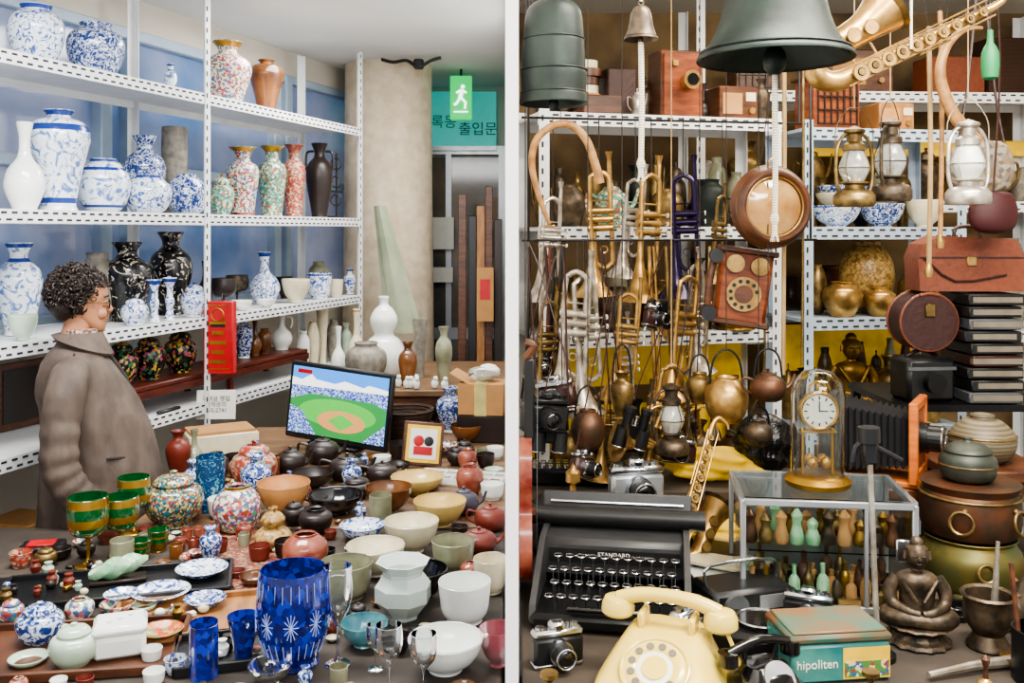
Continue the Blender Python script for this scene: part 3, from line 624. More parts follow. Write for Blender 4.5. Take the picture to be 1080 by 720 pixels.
for i in range(1300):
    u=R.uniform(0,2*pi);v=R.uniform(-1,1);r=math.sqrt(max(0,1-v*v));d=Vector((r*cos(u),r*sin(u),v));q=R.uniform(.95,1.12)
    p=Vector((-.032+d.x*.096*q,d.y*.084*q,.140+d.z*.088*q))
    if p.x>.034 and p.z<.165:continue
    if p.x>.006 and p.z<.116:continue
    b.ring(R.uniform(.005,.011),R.uniform(.0018,.0036),p,hairm,rot=(R.uniform(0,3),R.uniform(0,3),R.uniform(0,3)),n=9,q=4)
b.done('curly_hair',parent=HD,ang=80)
b=B()
for s in(-1,1):
    b.ring(.020,.0015,(.082,s*.031,.103),blackm,rot=(0,pi/2,.0),n=20,q=5,sc=(.85,1.1,1))
    b.tube([(.081,s*.053,.107),(.05,s*.069,.107),(-.005,s*.074,.104),(-.02,s*.072,.092)],.0017,brassd,5)
b.tube([(.083,-.009,.107),(.086,0,.109),(.083,.009,.107)],.0014,blackm,5);b.done('eyeglasses',parent=HD)
def hand(s):
    b=B();X=xf((.138,s*.208,.782),(0,.75,-.25*s))
    b.loft([[(x,(0+ry*cos(a)),rz*sin(a)) for a in [2*pi*j/16 for j in range(16)]] for x,ry,rz in((-.02,.024,.02),(.0,.025,.018),(.03,.036,.016),(.06,.04,.014),(.082,.038,.011),(.09,.03,.006))],skin,X)
    for i,(y,l) in enumerate(((-.03,.058),(-.011,.07),(.009,.066),(.028,.05))):
        y*=s;b.tube([(.07,y,0),(.085,y,0),(.085+l*.45,y*1.05,-.006),(.085+l*.75,y*1.03,-.02),(.085+l*.9,y,-.038)],[.009,.0095,.0088,.008,.006],skin,8,k=3,X=X)
    b.tube([(.015,-s*.022,0),(.04,-s*.045,-.006),(.062,-s*.056,-.014),(.083,-s*.056,-.022)],[.012,.0115,.0095,.007],skin,8,k=3,X=X)
    b.done('hand_right' if s<0 else 'hand_left',parent=W)
hand(-1);hand(1)

# ================= RIGHT BAY =================
KA=Rack(.088,3.2,math.radians(15));KB=Rack(1.05,3.42,math.radians(11));KC=Rack(.76,3.92,math.radians(4))
A1,A2,A3,A4=2.03,1.64,1.27,.72
shelving('slotted_shelving_rack',KA,0,.93,.27,[A1,A2,A3,A4],[.02,.9],2.06,zbot=0)
shelving('slotted_shelving_rack',KB,0,.66,.3,[2.0,1.64,1.31,.9],[.02,.64],2.03,m=blueed,zbot=0)
shelving('slotted_shelving_rack',KC,0,1.6,.3,[2.21,1.75,1.2],[.02,1.57],2.6,zbot=0)
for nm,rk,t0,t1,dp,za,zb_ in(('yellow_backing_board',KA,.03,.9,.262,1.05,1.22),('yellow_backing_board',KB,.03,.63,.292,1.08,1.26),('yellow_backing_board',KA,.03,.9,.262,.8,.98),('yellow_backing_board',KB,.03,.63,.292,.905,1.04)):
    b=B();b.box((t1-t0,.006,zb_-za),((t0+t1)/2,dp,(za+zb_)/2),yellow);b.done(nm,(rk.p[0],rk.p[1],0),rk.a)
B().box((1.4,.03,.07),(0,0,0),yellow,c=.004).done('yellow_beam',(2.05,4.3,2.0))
def rail(name,x0,x1,y,z,r=.008,y2=None):
    y2=y if y2 is None else y2;b=B();b.tube([(x0,y,z),(x1,y2,z)],r,blackm,8)
    for x,yy in((x0+.02,y),(x1-.02,y2)):b.tube([(x,yy,z),(x,yy,2.66)],.004,blackm,6)
    b.done(name)
rail('ceiling_hanging_rail',.012,1.6,1.85,2.45);rail('ceiling_hanging_rail',.012,2.0,2.3,2.45);rail('ceiling_hanging_rail',.012,2.0,2.75,2.45)
rail('instrument_rail',.03,.99,3.02,1.99,.004,3.2);rail('instrument_rail',.03,.99,2.9,1.60,.004,3.08)
def trumpet(px,top,h,dep,m,rz=0,railz=1.99,tilt=0,w=1.25):
    x=(px-540)/F*dep;zt=H-(top-HZ)/F*dep;L=h/F*dep;s=L/.50;zb=zt-L
    b=B();b.lathe([(.062*w,0),(.058*w,.004),(.036*w,.03),(.022*w,.07),(.014,.13),(.0085,.2),(.0075,.24)],m,24,k=3)
    b.lathe([(.0615*w,.0005),(.055*w,.008),(.034*w,.035),(.018,.08),(0,.1)],m,24,k=2)
    b.tube([(0,0,.2),(0,0,.39),(.008,0,.415),(.035,0,.43),(.062,0,.415),(.07,0,.39),(.07,0,.3)],.0085,m,8,k=2)
    b.tube([(.075,.016,.47),(.075,.016,.14),(.068,.016,.11),(.045,.016,.095),(.02,.016,.11),(.013,.016,.14),(.013,.016,.25)],.008,m,8,k=2)
    b.lathe([(.005,.46),(.007,.475),(.012,.497),(.0135,.5),(.009,.498),(0,.48)],m,14,at=(.075,.016,0),k=1)
    for i in range(3):
        z=.235+i*.03;b.cyl(.012,.085,(-.008,.006,z),m,12,rot=(0,pi/2,0));b.cyl(.0135,.01,(-.012,.006,z),m,12,rot=(0,pi/2,0));b.tube([(.077,.006,z),(.105,.006,z)],.003,m,6);b.cyl(.0085,.004,(.105,.006,z),white,10,rot=(0,pi/2,0))
    b.tube([(0,0,.33),(.07,0,.33)],.003,m,6);b.ring(.012,.002,(.04,-.012,.16),m,rot=(pi/2,0,0),n=14,q=5)
    nm='trumpet' if m!=purple else 'purple_trumpet'
    o=b.done(nm,(x-.035*s*cos(rz),dep,zb),rz,s,rot=(0,tilt,rz))
    b=B();l=max(railz-zt,.02)/s+.07;b.tube([(.035,0,.43),(.035,0,.445),(.035-l*sin(tilt),0,.43+l*cos(tilt))],.0022,wire,5);b.done('wire',parent=o)
for a in [(578,190,128,2.97,silver,.3,1.99,.05),(637,160,152,2.98,brass,.1,1.99,-.04),(662,172,120,3.08,silver,-.6,1.99,.08),(684,162,156,3.0,brass,.4,1.99,.03),(724,164,150,3.04,purple,-.2,1.99,-.03),(757,190,110,3.1,brassd,.7,1.99,.1),
 (600,262,165,2.80,silver,-.3,1.6,.06),(626,270,165,2.80,silver,.3,1.6,-.08),(716,270,150,2.84,brass,.3,1.6,.1),(744,262,130,2.9,silver,.6,1.6,-.12),(655,290,130,2.84,brass,-.3,1.6,.08),(576,300,130,2.84,brassd,.4,1.6,.04),
 (690,362,150,2.80,brass,.2,1.6,.16),(664,330,118,2.95,silver,.4,1.6,-.08),(738,370,120,2.9,brass,.5,1.6,-.15),(640,385,120,2.78,brass,.3,1.6,.1)]:
    trumpet(*a)
def coilhorn(loc,s,m,rot):
    b=B();P=[]
    for i in range(45):
        a=-1.2-i*2*pi*1.6/44;r=.1-.018*i/44;P.append((r*cos(a),-.012*i/44,r*sin(a)))
    b.tube(P,[.006+.004*(1-i/44) for i in range(45)],m,8);b.tube([(.036,0,-.093),(.0,.01,-.11),(-.05,.02,-.12),(-.10,.02,-.13)],[.01,.014,.022,.034],m,16,k=3)
    b.lathe([(.034,0),(.045,.02),(.075,.045),(.1,.055),(.098,.057),(.07,.05),(.04,.026),(0,-.02)],m,26,at=(-.10,.02,-.13),rot=(0,-1.7,0),k=2)
    for i in range(3):b.cyl(.011,.05,(-.02+i*.025,-.015,-.02),m,12)
    b.tube([(0,0,.1),(0,0,.14)],.002,wire)
    b.done('coiled_brass_horn',loc,0,s,rot=rot)
coilhorn((.42,2.70,1.08),.62,brass,(0,.4,.3));coilhorn((.55,3.08,1.42),.6,brass,(0,-.3,-.3))
b=B();P=[(-.055,0,-.16),(-.085,0,-.08),(-.11,0,.02),(-.1,0,.10),(-.05,0,.15),(.01,0,.155),(.06,0,.11),(.09,0,.03),(.105,0,-.03)]
b.tube(P,[.006,.009,.011,.012,.012,.013,.013,.014,.015],cane,12,k=5);b.tube([(-.02,0,.155),(-.02,0,.655)],.0015,wire);b.ring(.016,.004,(-.055,0,-.165),brass)
b.done('curved_hunting_horn',(.165,2.85,1.80),0,.95)
def bell(name,px,bot,w,dep,m,rib=0,ropelen=0,hh=.75,ztop=2.45):
    x=(px-540)/F*dep;zb=H-(bot-HZ)/F*dep;r=w/2/F*dep;b=B();h=2*r*hh
    P=[(.93,.03),(1,0),(1.0,.04),(.93,.1),(.8,.25),(.7,.45),(.62,.7),(.5,.88),(.28,.98),(0,1.0)]
    if rib:P=[(.93,.02),(1,0),(1,.03),(.97,.1),(.95,.12),(.96,.3),(.92,.34),(.93,.36),(.9,.6),(.87,.64),(.88,.66),(.8,.9),(.5,1),(0,1.02)]
    b.lathe([(a*r,z*h) for a,z in P],m,36,k=3);b.lathe([(.93*r,.02*h),(.72*r,.25*h),(.55*r,.7*h),(0,.92*h)],m,28,k=2)
    b.ring(r*.14,r*.045,(0,0,h*1.08),m,rot=(pi/2,0,0))
    if rib:
        for z_ in(.11,.33,.63):b.ring(r*.965 if z_<.4 else r*.9,r*.02,(0,0,h*z_),m,n=36,q=6)
    else:
        b.ring(r*.955,r*.018,(0,0,h*.09),m,n=36,q=6)
    b.tube([(0,0,h*1.12),(0,0,ztop-zb)],.003,rope)
    b.tube([(0,0,h*.9),(0,0,.02)],.004,blackm);b.ball((r*.16,r*.16,r*.2),(0,0,-.0),m,12)
    if ropelen:
        L=ropelen/F*dep;b.tube([(0,0,-r*.15),(.002,0,-L*.5),(0,0,-L)],.0055 if dep<2 else .004,rope,8)
        b.ball((.009,.009,.013),(0,0,-L*.9),rope,8)
        for i in range(5):b.tube([(0,0,-L*.93),(.008*cos(i*1.3),.008*sin(i*1.3),-L*1.03)],.0015,rope,4)
    b.done(name,(x,dep,zb))
bell('ribbed_bronze_bell',584,110,72,1.85,patina,1,0,1.5);bell('large_bronze_bell',817,64,162,1.85,patina,0,185,.6)
bell('small_bronze_bell',676,42,36,1.85,bronze,0,145,1.0)
b=B();b.lathe([(0,-.03),(.108,-.03),(.112,.0),(.1,.025),(.088,.028),(.082,.012),(.078,.008),(0,.008)],wood2,40,k=2)
b.lathe([(0,.024),(.04,.021),(.078,.009)],mat('amber_dial','#8f6230',.12,k='p',c2='#bf9a64',s=8,coat=.6),32,k=3)
b.ring(.105,.005,(0,0,.006),brassd,n=40);b.ring(.082,.003,(0,0,.016),brass,n=40);b.ring(.014,.003,(0,.118,0),brass)
b.tube([(0,.125,0),(0,.75,0)],.002,rope)
b.done('round_framed_barometer',(.275*2.62,2.62,H+.025*2.62),rot=(pi/2+.0,0,.15))
x=(783-540)/F*2.78
b=B();b.box((.15,.07,.215),(0,0,0),rwood,c=.012);b.box((.17,.09,.018),(0,0,.105),wood2,c=.004);b.box((.17,.09,.018),(0,0,-.105),wood2,c=.004)
for s in(-1,1):b.lathe([(0,0),(.012,.0),(.022,-.006),(.026,-.016),(0,-.016)],brass,18,at=(s*.035,-.036,.065),rot=(-pi/2,0,0),k=2)
b.cyl(.05,.012,(0,-.035,-.02),brass,28,rot=(pi/2,0,0));b.cyl(.026,.016,(0,-.035,-.02),wood2,20,rot=(pi/2,0,0))
for i in range(10):b.cyl(.006,.014,(.038*cos(i*.55+.3),-.035,-.02+.038*sin(i*.55+.3)),blackp,10,rot=(pi/2,0,0))
b.tube([(-.095,-.03,.07),(-.1,-.035,0),(-.095,-.03,-.08)],.011,wood2,10,k=3);b.cyl(.02,.03,(-.095,-.05,.08),blackp,14,rot=(pi/2,0,0));b.cyl(.022,.035,(-.095,-.055,-.085),blackp,14,rot=(pi/2,0,0))
b.tube([(-.08,-.02,.06),(-.07,0,.06)],.005,brass);b.tube([(0,.0,.11),(0,0,.5),(0,-.02,.98)],.0015,wire)
b.done('antique_crank_telephone',(x,2.78,H-.059*2.78),rot=(0,.14,-.1))
def lantern(px,top,h,dep,m,gm,ztop=2.45,rz=0):
    x=(px-540)/F*dep;L=h/F*dep;zb=H-(top+h-HZ)/F*dep;b=B();s=L/.30
    b.lathe([(0,0),(.06,0),(.066,.01),(.066,.035),(.055,.05),(.03,.058),(.03,.07),(.045,.075),(.045,.08),(0,.08)],m,24,k=1)
    b.lathe([(.03,.08),(.045,.11),(.048,.13),(.036,.165),(.028,.18)],gm,24,k=3);b.tube([(0,0,.08),(0,0,.11)],.009,brass)
    b.lathe([(.03,.18),(.036,.182),(.036,.2),(.024,.21),(.024,.232),(.034,.24),(.034,.248),(0,.262)],m,20,k=1)
    for q in(-1,1):
        b.tube([(q*.055,0,.045),(q*.068,0,.09),(q*.066,0,.18),(q*.045,0,.225),(q*.024,0,.235)],.0058,m,8,k=4)
    for k in range(4):
        a=k*pi/2+.4;b.tube([(.034*cos(a),.034*sin(a),.08),(.053*cos(a),.053*sin(a),.125),(.034*cos(a),.034*sin(a),.18)],.0014,m,5,k=3)
    b.ring(.05,.0016,(0,0,.125),m)
    b.tube([(-.068,0,.15),(-.07,0,.25),(-.03,0,.31),(0,0,.318),(.03,0,.31),(.07,0,.25),(.068,0,.15)],.0017,m,6,k=4)
    b.tube([(0,0,.318),(0,0,(ztop-zb)/s)],.0018,ropeb,5);b.done('hurricane_lantern',(x,dep,zb),rz,s)
lg=mat('lantern_glass','#dfe3dc',.08,tr=.6);frost=mat('lantern_glass_white','#e9ebe6',.3,tr=.25)
lantern(901,120,98,2.3,brassd,lg,rz=.3);lantern(939,112,100,2.35,bronze,lg,rz=.8);lantern(1021,112,104,2.3,silver,frost,rz=.2)
lantern(708,392,86,2.7,bronze,lg,ztop=2.45,rz=.2)
def sax(name,loc,rot,s,m):
    b=B();P=[(.075,0,.34),(.06,0,.36),(.02,0,.37),(.0,0,.33),(0,0,.2),(0,0,.0),(0,0,-.16),(.015,0,-.215),(.05,0,-.235),(.09,0,-.2),(.1,0,-.12),(.108,0,-.05),(.125,0,.02)]
    b.tube(P,[.006,.008,.009,.011,.016,.023,.028,.030,.032,.034,.038,.046,.068],m,18,k=4)
    b.lathe([(.07,0),(.078,.004),(.06,-.01),(.03,-.05),(0,-.07)],brassd,20,at=(.127,0,.03),rot=(0,.25,0),k=2)
    b.tube([(.075,0,.34),(.11,0,.335)],[.009,.007],blackp,10)
    for i in range(10):
        z=.27-i*.045;r=.012+i*.0013;yy=-(.013+.0018*i+.006);b.cyl(r,.006,(0,yy,z),m,16,rot=(pi/2,0,0));b.ring(r,.0016,(0,yy-.006,z),brassd,rot=(pi/2,0,0),n=16,q=5);b.cyl(r*.4,.003,(0,yy-.006,z),brassd,10,rot=(pi/2,0,0))
        b.tube([(.0,yy,z),(.026,yy+.004,z)],.002,m,5)
    for q in(-.022,.026):b.tube([(q,-.022,.3),(q,-.036,-.18)],.0026,m,6)
    for i in range(3):b.cyl(.02,.006,(.1,-.045,-.17+i*.055),m,16,rot=(pi/2,0,0));b.ring(.02,.002,(.1,-.05,-.17+i*.055),brassd,rot=(pi/2,0,0),n=16,q=5)
    for z in(-.05,-.12,.05):b.tube([(0,0,z),(.09,0,z-.01)] if z<.0 else [(-.03,-.02,z),(-.03,-.02,z+.1)],.003,m,6)
    return b.done(name,loc,0,s,rot=rot)
sax('saxophone',(.86,2.12,2.025),(0,1.12,.1),(-.8,.8,.8),brass)
b=B();b.tube([(0,0,0),(0,0,.62)],.003,rope);b.done('saxophone_hanging_cord',(.88,2.09,2.03))
def fbox(name,rk,px,ins,z,w,d,h,m,rz=0,extra=None):
    p=rk.at(px,ins,z+.002);q=p[1]/F;b=B();b.box((w*q,d,h*q),(0,0,h*q/2),m,c=.005)
    if extra:extra(b,w*q,d,h*q)
    return b.done(name,p,rk.a+rz)
b=B()
for i in range(7):b.cyl(.042+.006*(i%3),.028,(.004*(i%2),0,i*.03),R.choice([cream,bronze,wood2,card]),20)
b.done('stack_of_wooden_discs',KA.at(618,.17,A1+.002))
fbox('black_leather_case',KA,650,.17,A1,32,.12,52,leathd);fbox('carved_wood_box',KA,632,.05,A1,44,.08,20,wood2)
def cam1(b,w,d,h):
    b.box((w*.9,.02,h*.9),(0,-d/2,h/2),rwood,c=.004);b.cyl(.028,.05,(w*.1,-d/2,h*.55),brass,20,rot=(pi/2,0,0));b.cyl(.034,.01,(w*.1,-d/2-.045,h*.55),brass,20,rot=(pi/2,0,0));b.cyl(.022,.002,(w*.1,-d/2-.056,h*.55),blackg,20,rot=(pi/2,0,0));b.box((.02,.02,.02),(-w*.2,-d/2-.01,h*.8),brass)
fbox('wooden_box_camera',KA,712,.15,A1,48,.12,72,wood2,0,cam1)
def radio(b,w,d,h):
    b.box((w*.5,.006,h*.6),(-w*.18,-d/2-.001,h/2),card);b.cyl(.012,.015,(w*.3,-d/2,h*.3),brass,12,rot=(pi/2,0,0));b.box((w*.25,.004,h*.25),(w*.3,-d/2-.001,h*.7),cream)
fbox('antique_radio',KA,770,.15,A1,44,.14,36,wood2,0,radio)
ps('bronze_vase','vase',KA,803,A1,18,46,bronze,ins=.12);ps('dark_pot','kettle',KA,672,A1,14,30,silver,ins=.05)
def lattice(b,w,d,h):
    for i in range(7):b.box((.005,.008,h*.8),(-w*.42+i*w*.14,-d/2-.004,h*.5),dbrown)
    for i in range(4):b.box((w*.86,.008,.005),(0,-d/2-.004,h*(.12+.25*i)),dbrown)
    b.box((w*1.15,d*1.1,.012),(0,0,h),wood2,c=.003)
fbox('lattice_wood_cabinet',KB,872,.14,2.0,52,.15,56,rwood,0,lattice)
fbox('lattice_wood_cabinet',KC,795,.14,2.21,50,.15,50,wood2,0,lattice)
fbox('wooden_mantel_box',KB,935,.14,2.0,40,.14,30,wood,0,radio)
fbox('leather_box',KC,1000,.14,2.21,60,.15,40,leath);fbox('wicker_box',KC,1055,.14,2.21,46,.15,60,wick)
fbox('wooden_chest',KC,900,.14,2.21,70,.15,46,wood2,0,radio)
for a in [('green_teapot','kettle',645,A2,38,50,polyg,.1),('dark_pot','moon',600,A2,34,44,bronze,.1),('brass_pot','moon',703,A2,36,40,brassd,.1),('green_patina_vase','jar',748,A2,38,50,patina,.1),('copper_kettle','kettle',790,A2,36,44,copper,.1),
('brass_pot','moon',590,A3,40,44,brassd,.1),('dark_pot','moon',650,A3,40,46,bronze,.1),('brass_pot','jar',700,A3,40,52,brassd,.1),('bronze_vase','vase',740,A3,34,60,bronze,.1),
('brass_pot','moon',600,A4,40,60,brassd,.1),('bronze_jar','jar',650,A4,46,70,bronze,.1),('copper_pot','moon',775,A4,40,44,copper,.1),('bronze_vase','vase',735,A4,36,60,bronze,.12)]:
    ps(a[0],a[1],KA,a[2],a[3],a[4],a[5],a[6],ins=a[7])
SP=[('bronze_jar','jar',bronze),('brass_vase','vase',brassd),('copper_pot','moon',copper),('patina_vase','tall',patina),('brass_kettle','kettle',brassd),('stoneware_jar','jar',olive),('dark_bottle','bottle',dbrown),('iron_pot','lidded',bronze)]
for z,h in((A2,.32),(A3,.3),(A4,.4),(A1,.2)):
    fill(KA,z,.05,.82,.213,.042,h*.5,h*.9,SP,int(z*100))
for a in [('blue_white_bowl','bowl',882,1.64,50,22,bw),('blue_white_bowl','bowl',930,1.64,46,24,bwd),('glazed_bowl','bowl',975,1.64,38,28,cream),
('gilt_drum_pot','moon',914,1.31,56,74,ochre,.21),('brass_covered_pot','jar',888,1.31,40,36,brass,.07),('brass_pot','jar',928,1.31,34,30,brass,.06),('bronze_pot','moon',862,1.31,20,52,brassd,.16),('brass_pot','jar',962,1.31,30,44,brassd,.1),('brass_pot','moon',990,1.31,22,36,brassd,.15),
('brass_jar','jar',862,.9,26,60,brassd),('brass_vase','vase',940,.9,34,70,brassd),('brass_vase','jar',980,.9,34,50,brass)]:
    ps(a[0],a[1],KB,a[2],a[3],a[4],a[5],a[6],ins=a[7] if len(a)>7 else .1)
for z,h in((1.64,.26),(.9,.3)):fill(KB,z,.04,.58,.25,.04,h*.6,h,SP,int(z*70))
for px in(882,930):
    p=KB.at(px,.1,1.64)
    for i in range(2):pot('blue_white_bowl','bowl',(p[0],p[1],p[2]+.078+.028*i),.15-.01*i,.05,bwd if i else cream)
for z,h,rm in((1.75,.32,.09),(1.2,.42,.09)):
    fill(KC,z,.04,1.45,.13,rm,h*.45,h*.95,SP+[('stoneware_jar','moon',greyst),('painted_jar','jar',poly)],int(z*50))
def buddha(px,h,m,z,dep,rz=0):
    x,y=(px-540)/F*dep,dep
    s=h*y/F/.30;b=B()
    b.lathe([(0,0),(.085,0),(.09,.012),(.078,.02),(.07,.035),(.088,.05),(.092,.06),(.0,.062)],m,28,k=2,rip=(14,.04))
    b.tube([(.0,.02,.08),(.06,-.01,.08),(.085,-.02,.078),(.05,-.055,.078),(-.02,-.065,.078)],[.03,.032,.028,.022,.016],m,12,k=4)
    b.tube([(.0,.02,.08),(-.06,-.01,.08),(-.085,-.02,.078),(-.05,-.055,.082),(.02,-.065,.082)],[.03,.032,.028,.022,.016],m,12,k=4)
    b.lathe([(0,.06),(.055,.07),(.05,.11),(.052,.15),(.062,.18),(.045,.2),(.018,.208),(.016,.225)],m,20,k=3,sc=(1,.7,1))
    for q in(-1,1):
        b.tube([(q*.055,0,.185),(q*.075,-.005,.15),(q*.07,-.02,.115),(q*.035,-.055,.105),(q*.005,-.062,.1)],[.02,.02,.017,.013,.011],m,10,k=4)
        b.tube([(q*.032,0,.262),(q*.034,-.002,.24)],.006,m,6)
        b.tube([(q*.05,-.03,.19),(q*.01,-.05,.13)],.006,m,6)
    b.ball((.031,.032,.038),(0,-.004,.25),m,16);b.ball((.02,.02,.018),(0,.004,.287),m,12);b.ball((.005,.009,.008),(0,-.036,.248),m,8)
    b.ball((.032,.03,.018),(0,.003,.268),m,14)
    for q in(-1,1):b.ball((.008,.003,.003),(q*.012,-.034,.256),dbrown,8)
    b.ball((.009,.003,.003),(0,-.034,.234),dbrown,8)
    b.done('buddha_statue',(x,y,z+.001),rz,s)
buddha(967,108,bronze,.76,2.01,-.2);buddha(775,66,gold2,A3,3.44);buddha(898,92,gold2,.905,3.6)
def hang(name,kind,px,bot,w,h,dep,m,ztop=2.45):
    x=(px-540)/F*dep;z=H-(bot-HZ)/F*dep;q=dep/F;o=pot(name,kind,(x,dep,z),w*q,h*q,m)
    b=B();r=w*q/2;hh=h*q
    b.tube([(-r*.8,0,hh*.6),(-r*.6,0,hh*1.35),(0,0,hh*1.6),(r*.6,0,hh*1.35),(r*.8,0,hh*.6)],.003,blackm,6,k=4);b.tube([(0,0,hh*1.6),(0,0,ztop-z)],.0015,wire,5)
    b.done('handle',parent=o)
hang('round_brass_kettle','moon',766,445,46,48,2.66,brass);hang('tin_kettle','kettle',810,422,38,34,2.6,copper);hang('copper_pot','moon',620,474,36,42,2.66,copper);hang('brass_pot','jar',738,425,28,32,2.72,brassd)
hang('bronze_pot','moon',800,470,30,26,2.62,bronze);hang('brass_ewer','vase',656,440,26,48,2.7,brassd)
def camera(name,loc,s,m=blackp,mt=chrome,rz=0,rot=None,strap=0):
    b=B();b.box((.13,.04,.07),(0,0,.04),m,c=.008);b.box((.13,.038,.018),(0,0,.084),mt,c=.006);b.box((.04,.036,.02),(0,0,.1),mt,c=.006);b.box((.13,.038,.01),(0,0,.006),mt,c=.003)
    b.cyl(.031,.02,(0,-.018,.042),mt,24,rot=(pi/2,0,0));b.cyl(.027,.035,(0,-.035,.042),blackp,24,rot=(pi/2,0,0));b.ring(.024,.0025,(0,-.071,.042),mt,rot=(pi/2,0,0));b.ball((.021,.021,.006),(0,-.068,.042),blackg,16,rot=(pi/2,0,0))
    b.cyl(.01,.01,(.045,0,.092),mt,14);b.cyl(.012,.008,(-.045,0,.092),mt,14);b.cyl(.005,.014,(.027,0,.09),mt,10);b.box((.016,.003,.009),(0,-.019,.1),blackg)
    if strap:b.tube([(-.067,0,.08),(-.05,0,.2),(0,0,strap),(.05,0,.2),(.067,0,.08)],.003,leathd,6,k=3)
    return b.done(name,loc,rz,s,rot=rot)
for px,py,dep,s,rz,ro in((562,455,2.6,1.0,.3,.1),(590,432,2.72,.9,-.5,-.2),(612,505,2.62,.75,.9,.3),(566,400,2.9,.8,.2,.1),(690,345,2.93,.7,.6,.2),(655,478,2.8,.8,1.0,-.2),(715,488,2.8,.75,.0,.1)):
    z=H-(py-HZ)/F*dep;x=max((px-540)/F*dep,.085);camera('hanging_film_camera',(x,dep,z),s,rot=(0,ro,rz),strap=(1.6-z)/s if z<1.4 else .3,m=R.choice([blackp,leathd]),mt=blackm if R.random()<.4 else chrome)
def bino(loc,s,rot):
    b=B()
    for q in(-1,1):
        b.cyl(.025,.06,(q*.035,0,0),blackp,18,r2=.022);b.cyl(.016,.06,(q*.028,0,.06),blackm,16);b.cyl(.019,.014,(q*.028,0,.115),blackp,16);b.ring(.024,.002,(q*.035,0,.001),chrome)
    b.box((.04,.014,.05),(0,0,.05),blackm,c=.004);b.cyl(.008,.03,(0,0,.07),chrome,12);b.tube([(-.04,0,.09),(-.02,0,.25),(0,0,.4),(.02,0,.25),(.04,0,.09)],.002,leathd,5,k=3)
    b.done('hanging_binoculars',loc,0,s,rot=rot)
bino((.33,2.68,1.02),.9,(.2,.2,.3));bino((.10,2.62,1.02),.9,(0,.1,.3));bino((.46,2.95,1.33),.7,(.3,0,-.4))
b=B()
for i in range(6):
    x=R.uniform(.0,.12);b.tube([(x,0,1.58),(x+R.uniform(-.02,.02),R.uniform(-.03,.03),1.3),(x+R.uniform(-.03,.03),R.uniform(-.03,.03),R.uniform(1.0,1.2))],.005,R.choice([blackp,leathd,wire,leath]),6,k=4)
b.done('bundle_of_camera_straps',(.04,2.9,0))
b=B()
for i in range(5):
    x=R.uniform(0,.5);b.tube([(x,0,1.58),(x+R.uniform(-.02,.02),.0,1.2),(x+R.uniform(-.04,.04),R.uniform(-.03,.02),R.uniform(.9,1.1))],R.choice([.004,.006,.007]),R.choice([brassd,leathd,brass,ropeb,silver]),6,k=4)
b.done('bundle_of_hanging_straps',(.42,2.97,0))

# ================= RIGHT TABLE =================
table('display_table',.02,1.75,1.2,2.72,.76,tabm);table('riser_bench',.02,.98,2.73,3.0,.88,tabm)
def typewriter(loc,rz,s):
    b=B();bm=blackm;gk=mat('typewriter_grey','#38393b',.4)
    b.box((.34,.34,.035),(0,0,.02),bm,c=.01)
    for q in(-1,1):b.prism([(-.16,.02),(.16,.02),(.16,.15),(.02,.14),(-.15,.05)],.014,gk,(q*.165,0,0),(0,0,pi/2))
    b.box((.34,.14,.09),(0,.10,.09),gk,c=.012);b.box((.30,.006,.03),(0,.028,.10),blackp)
    b.cyl(.022,.38,(-.19,.12,.165),blackp,20,rot=(0,pi/2,0));b.box((.4,.05,.014),(0,.15,.145),alum,c=.003);b.box((.36,.012,.05),(0,.165,.185),gk,rot=(-.3,0,0),c=.003)
    for q in(-1,1):b.cyl(.024,.02,(q*.2-.01,.12,.165),blackp,16,rot=(0,pi/2,0))
    b.tube([(-.2,.11,.165),(-.235,.06,.19)],.004,chrome);b.tube([(-.16,.15,.19),(.16,.15,.19)],.004,chrome)
    for i in range(26):
        a=pi*(i/25);b.tube([(.09*cos(a),.02+.0*sin(a),.10),(.035*cos(a),.055,.118+.012*sin(a))],.0018,chrome,4)
    for r_ in range(4):
        y=-.13+r_*.036;z=.06+r_*.017
        for i in range(11):
            x=(i-5)*.0262+(r_%2)*.008;b.cyl(.0098,.005,(x,y,z),blackg,12);b.ring(.0098,.0014,(x,y,z+.005),chrome,n=12,q=4);b.tube([(x,y,z),(x,y+.01,.04)],.0016,chrome,4)
    b.box((.18,.014,.01),(0,-.162,.05),blackg,c=.003)
    o=b.done('typewriter',loc,rz,s)
    text('maker_plate','STANDARD',.014,(0,.024,.105),(pi/2,0,0),paper,o)
typewriter((.235,2.20,.7605),-.16,1.02)
b=B();b.box((.36,.16,.14),(0,0,.07),blackm,c=.02);b.box((.30,.004,.05),(0,-.081,.06),blackp);b.tube([(-.05,-.08,.11),(0,-.11,.115),(.05,-.08,.11)],.005,chrome,k=3);b.done('typewriter_case',(.235,2.56,.7605),-.08)
b=B();b.box((.38,.10,.05),(0,0,.025),blackm,c=.01)
for i in range(16):
    for j in range(3):b.cyl(.0085,.012,(-.17+i*.0226,-.03+j*.028,.048),chrome,10)
b.done('cash_register_keyboard',(.24,2.82,.8805),-.05)
b=B();b.lathe([(0,0),(.03,0),(.03,.006),(.01,.012),(.008,.04),(.02,.05),(.02,.075),(.008,.085),(0,.1)],brass,18,k=1);b.done('small_brass_oil_lamp',(.165,2.57,.901))
camera('silver_film_camera',(.33,2.525,.901),1.12,m=alum,rz=.2)
sax('saxophone',(.47,2.48,.93),(-.35,.42,.1),.62,brass)
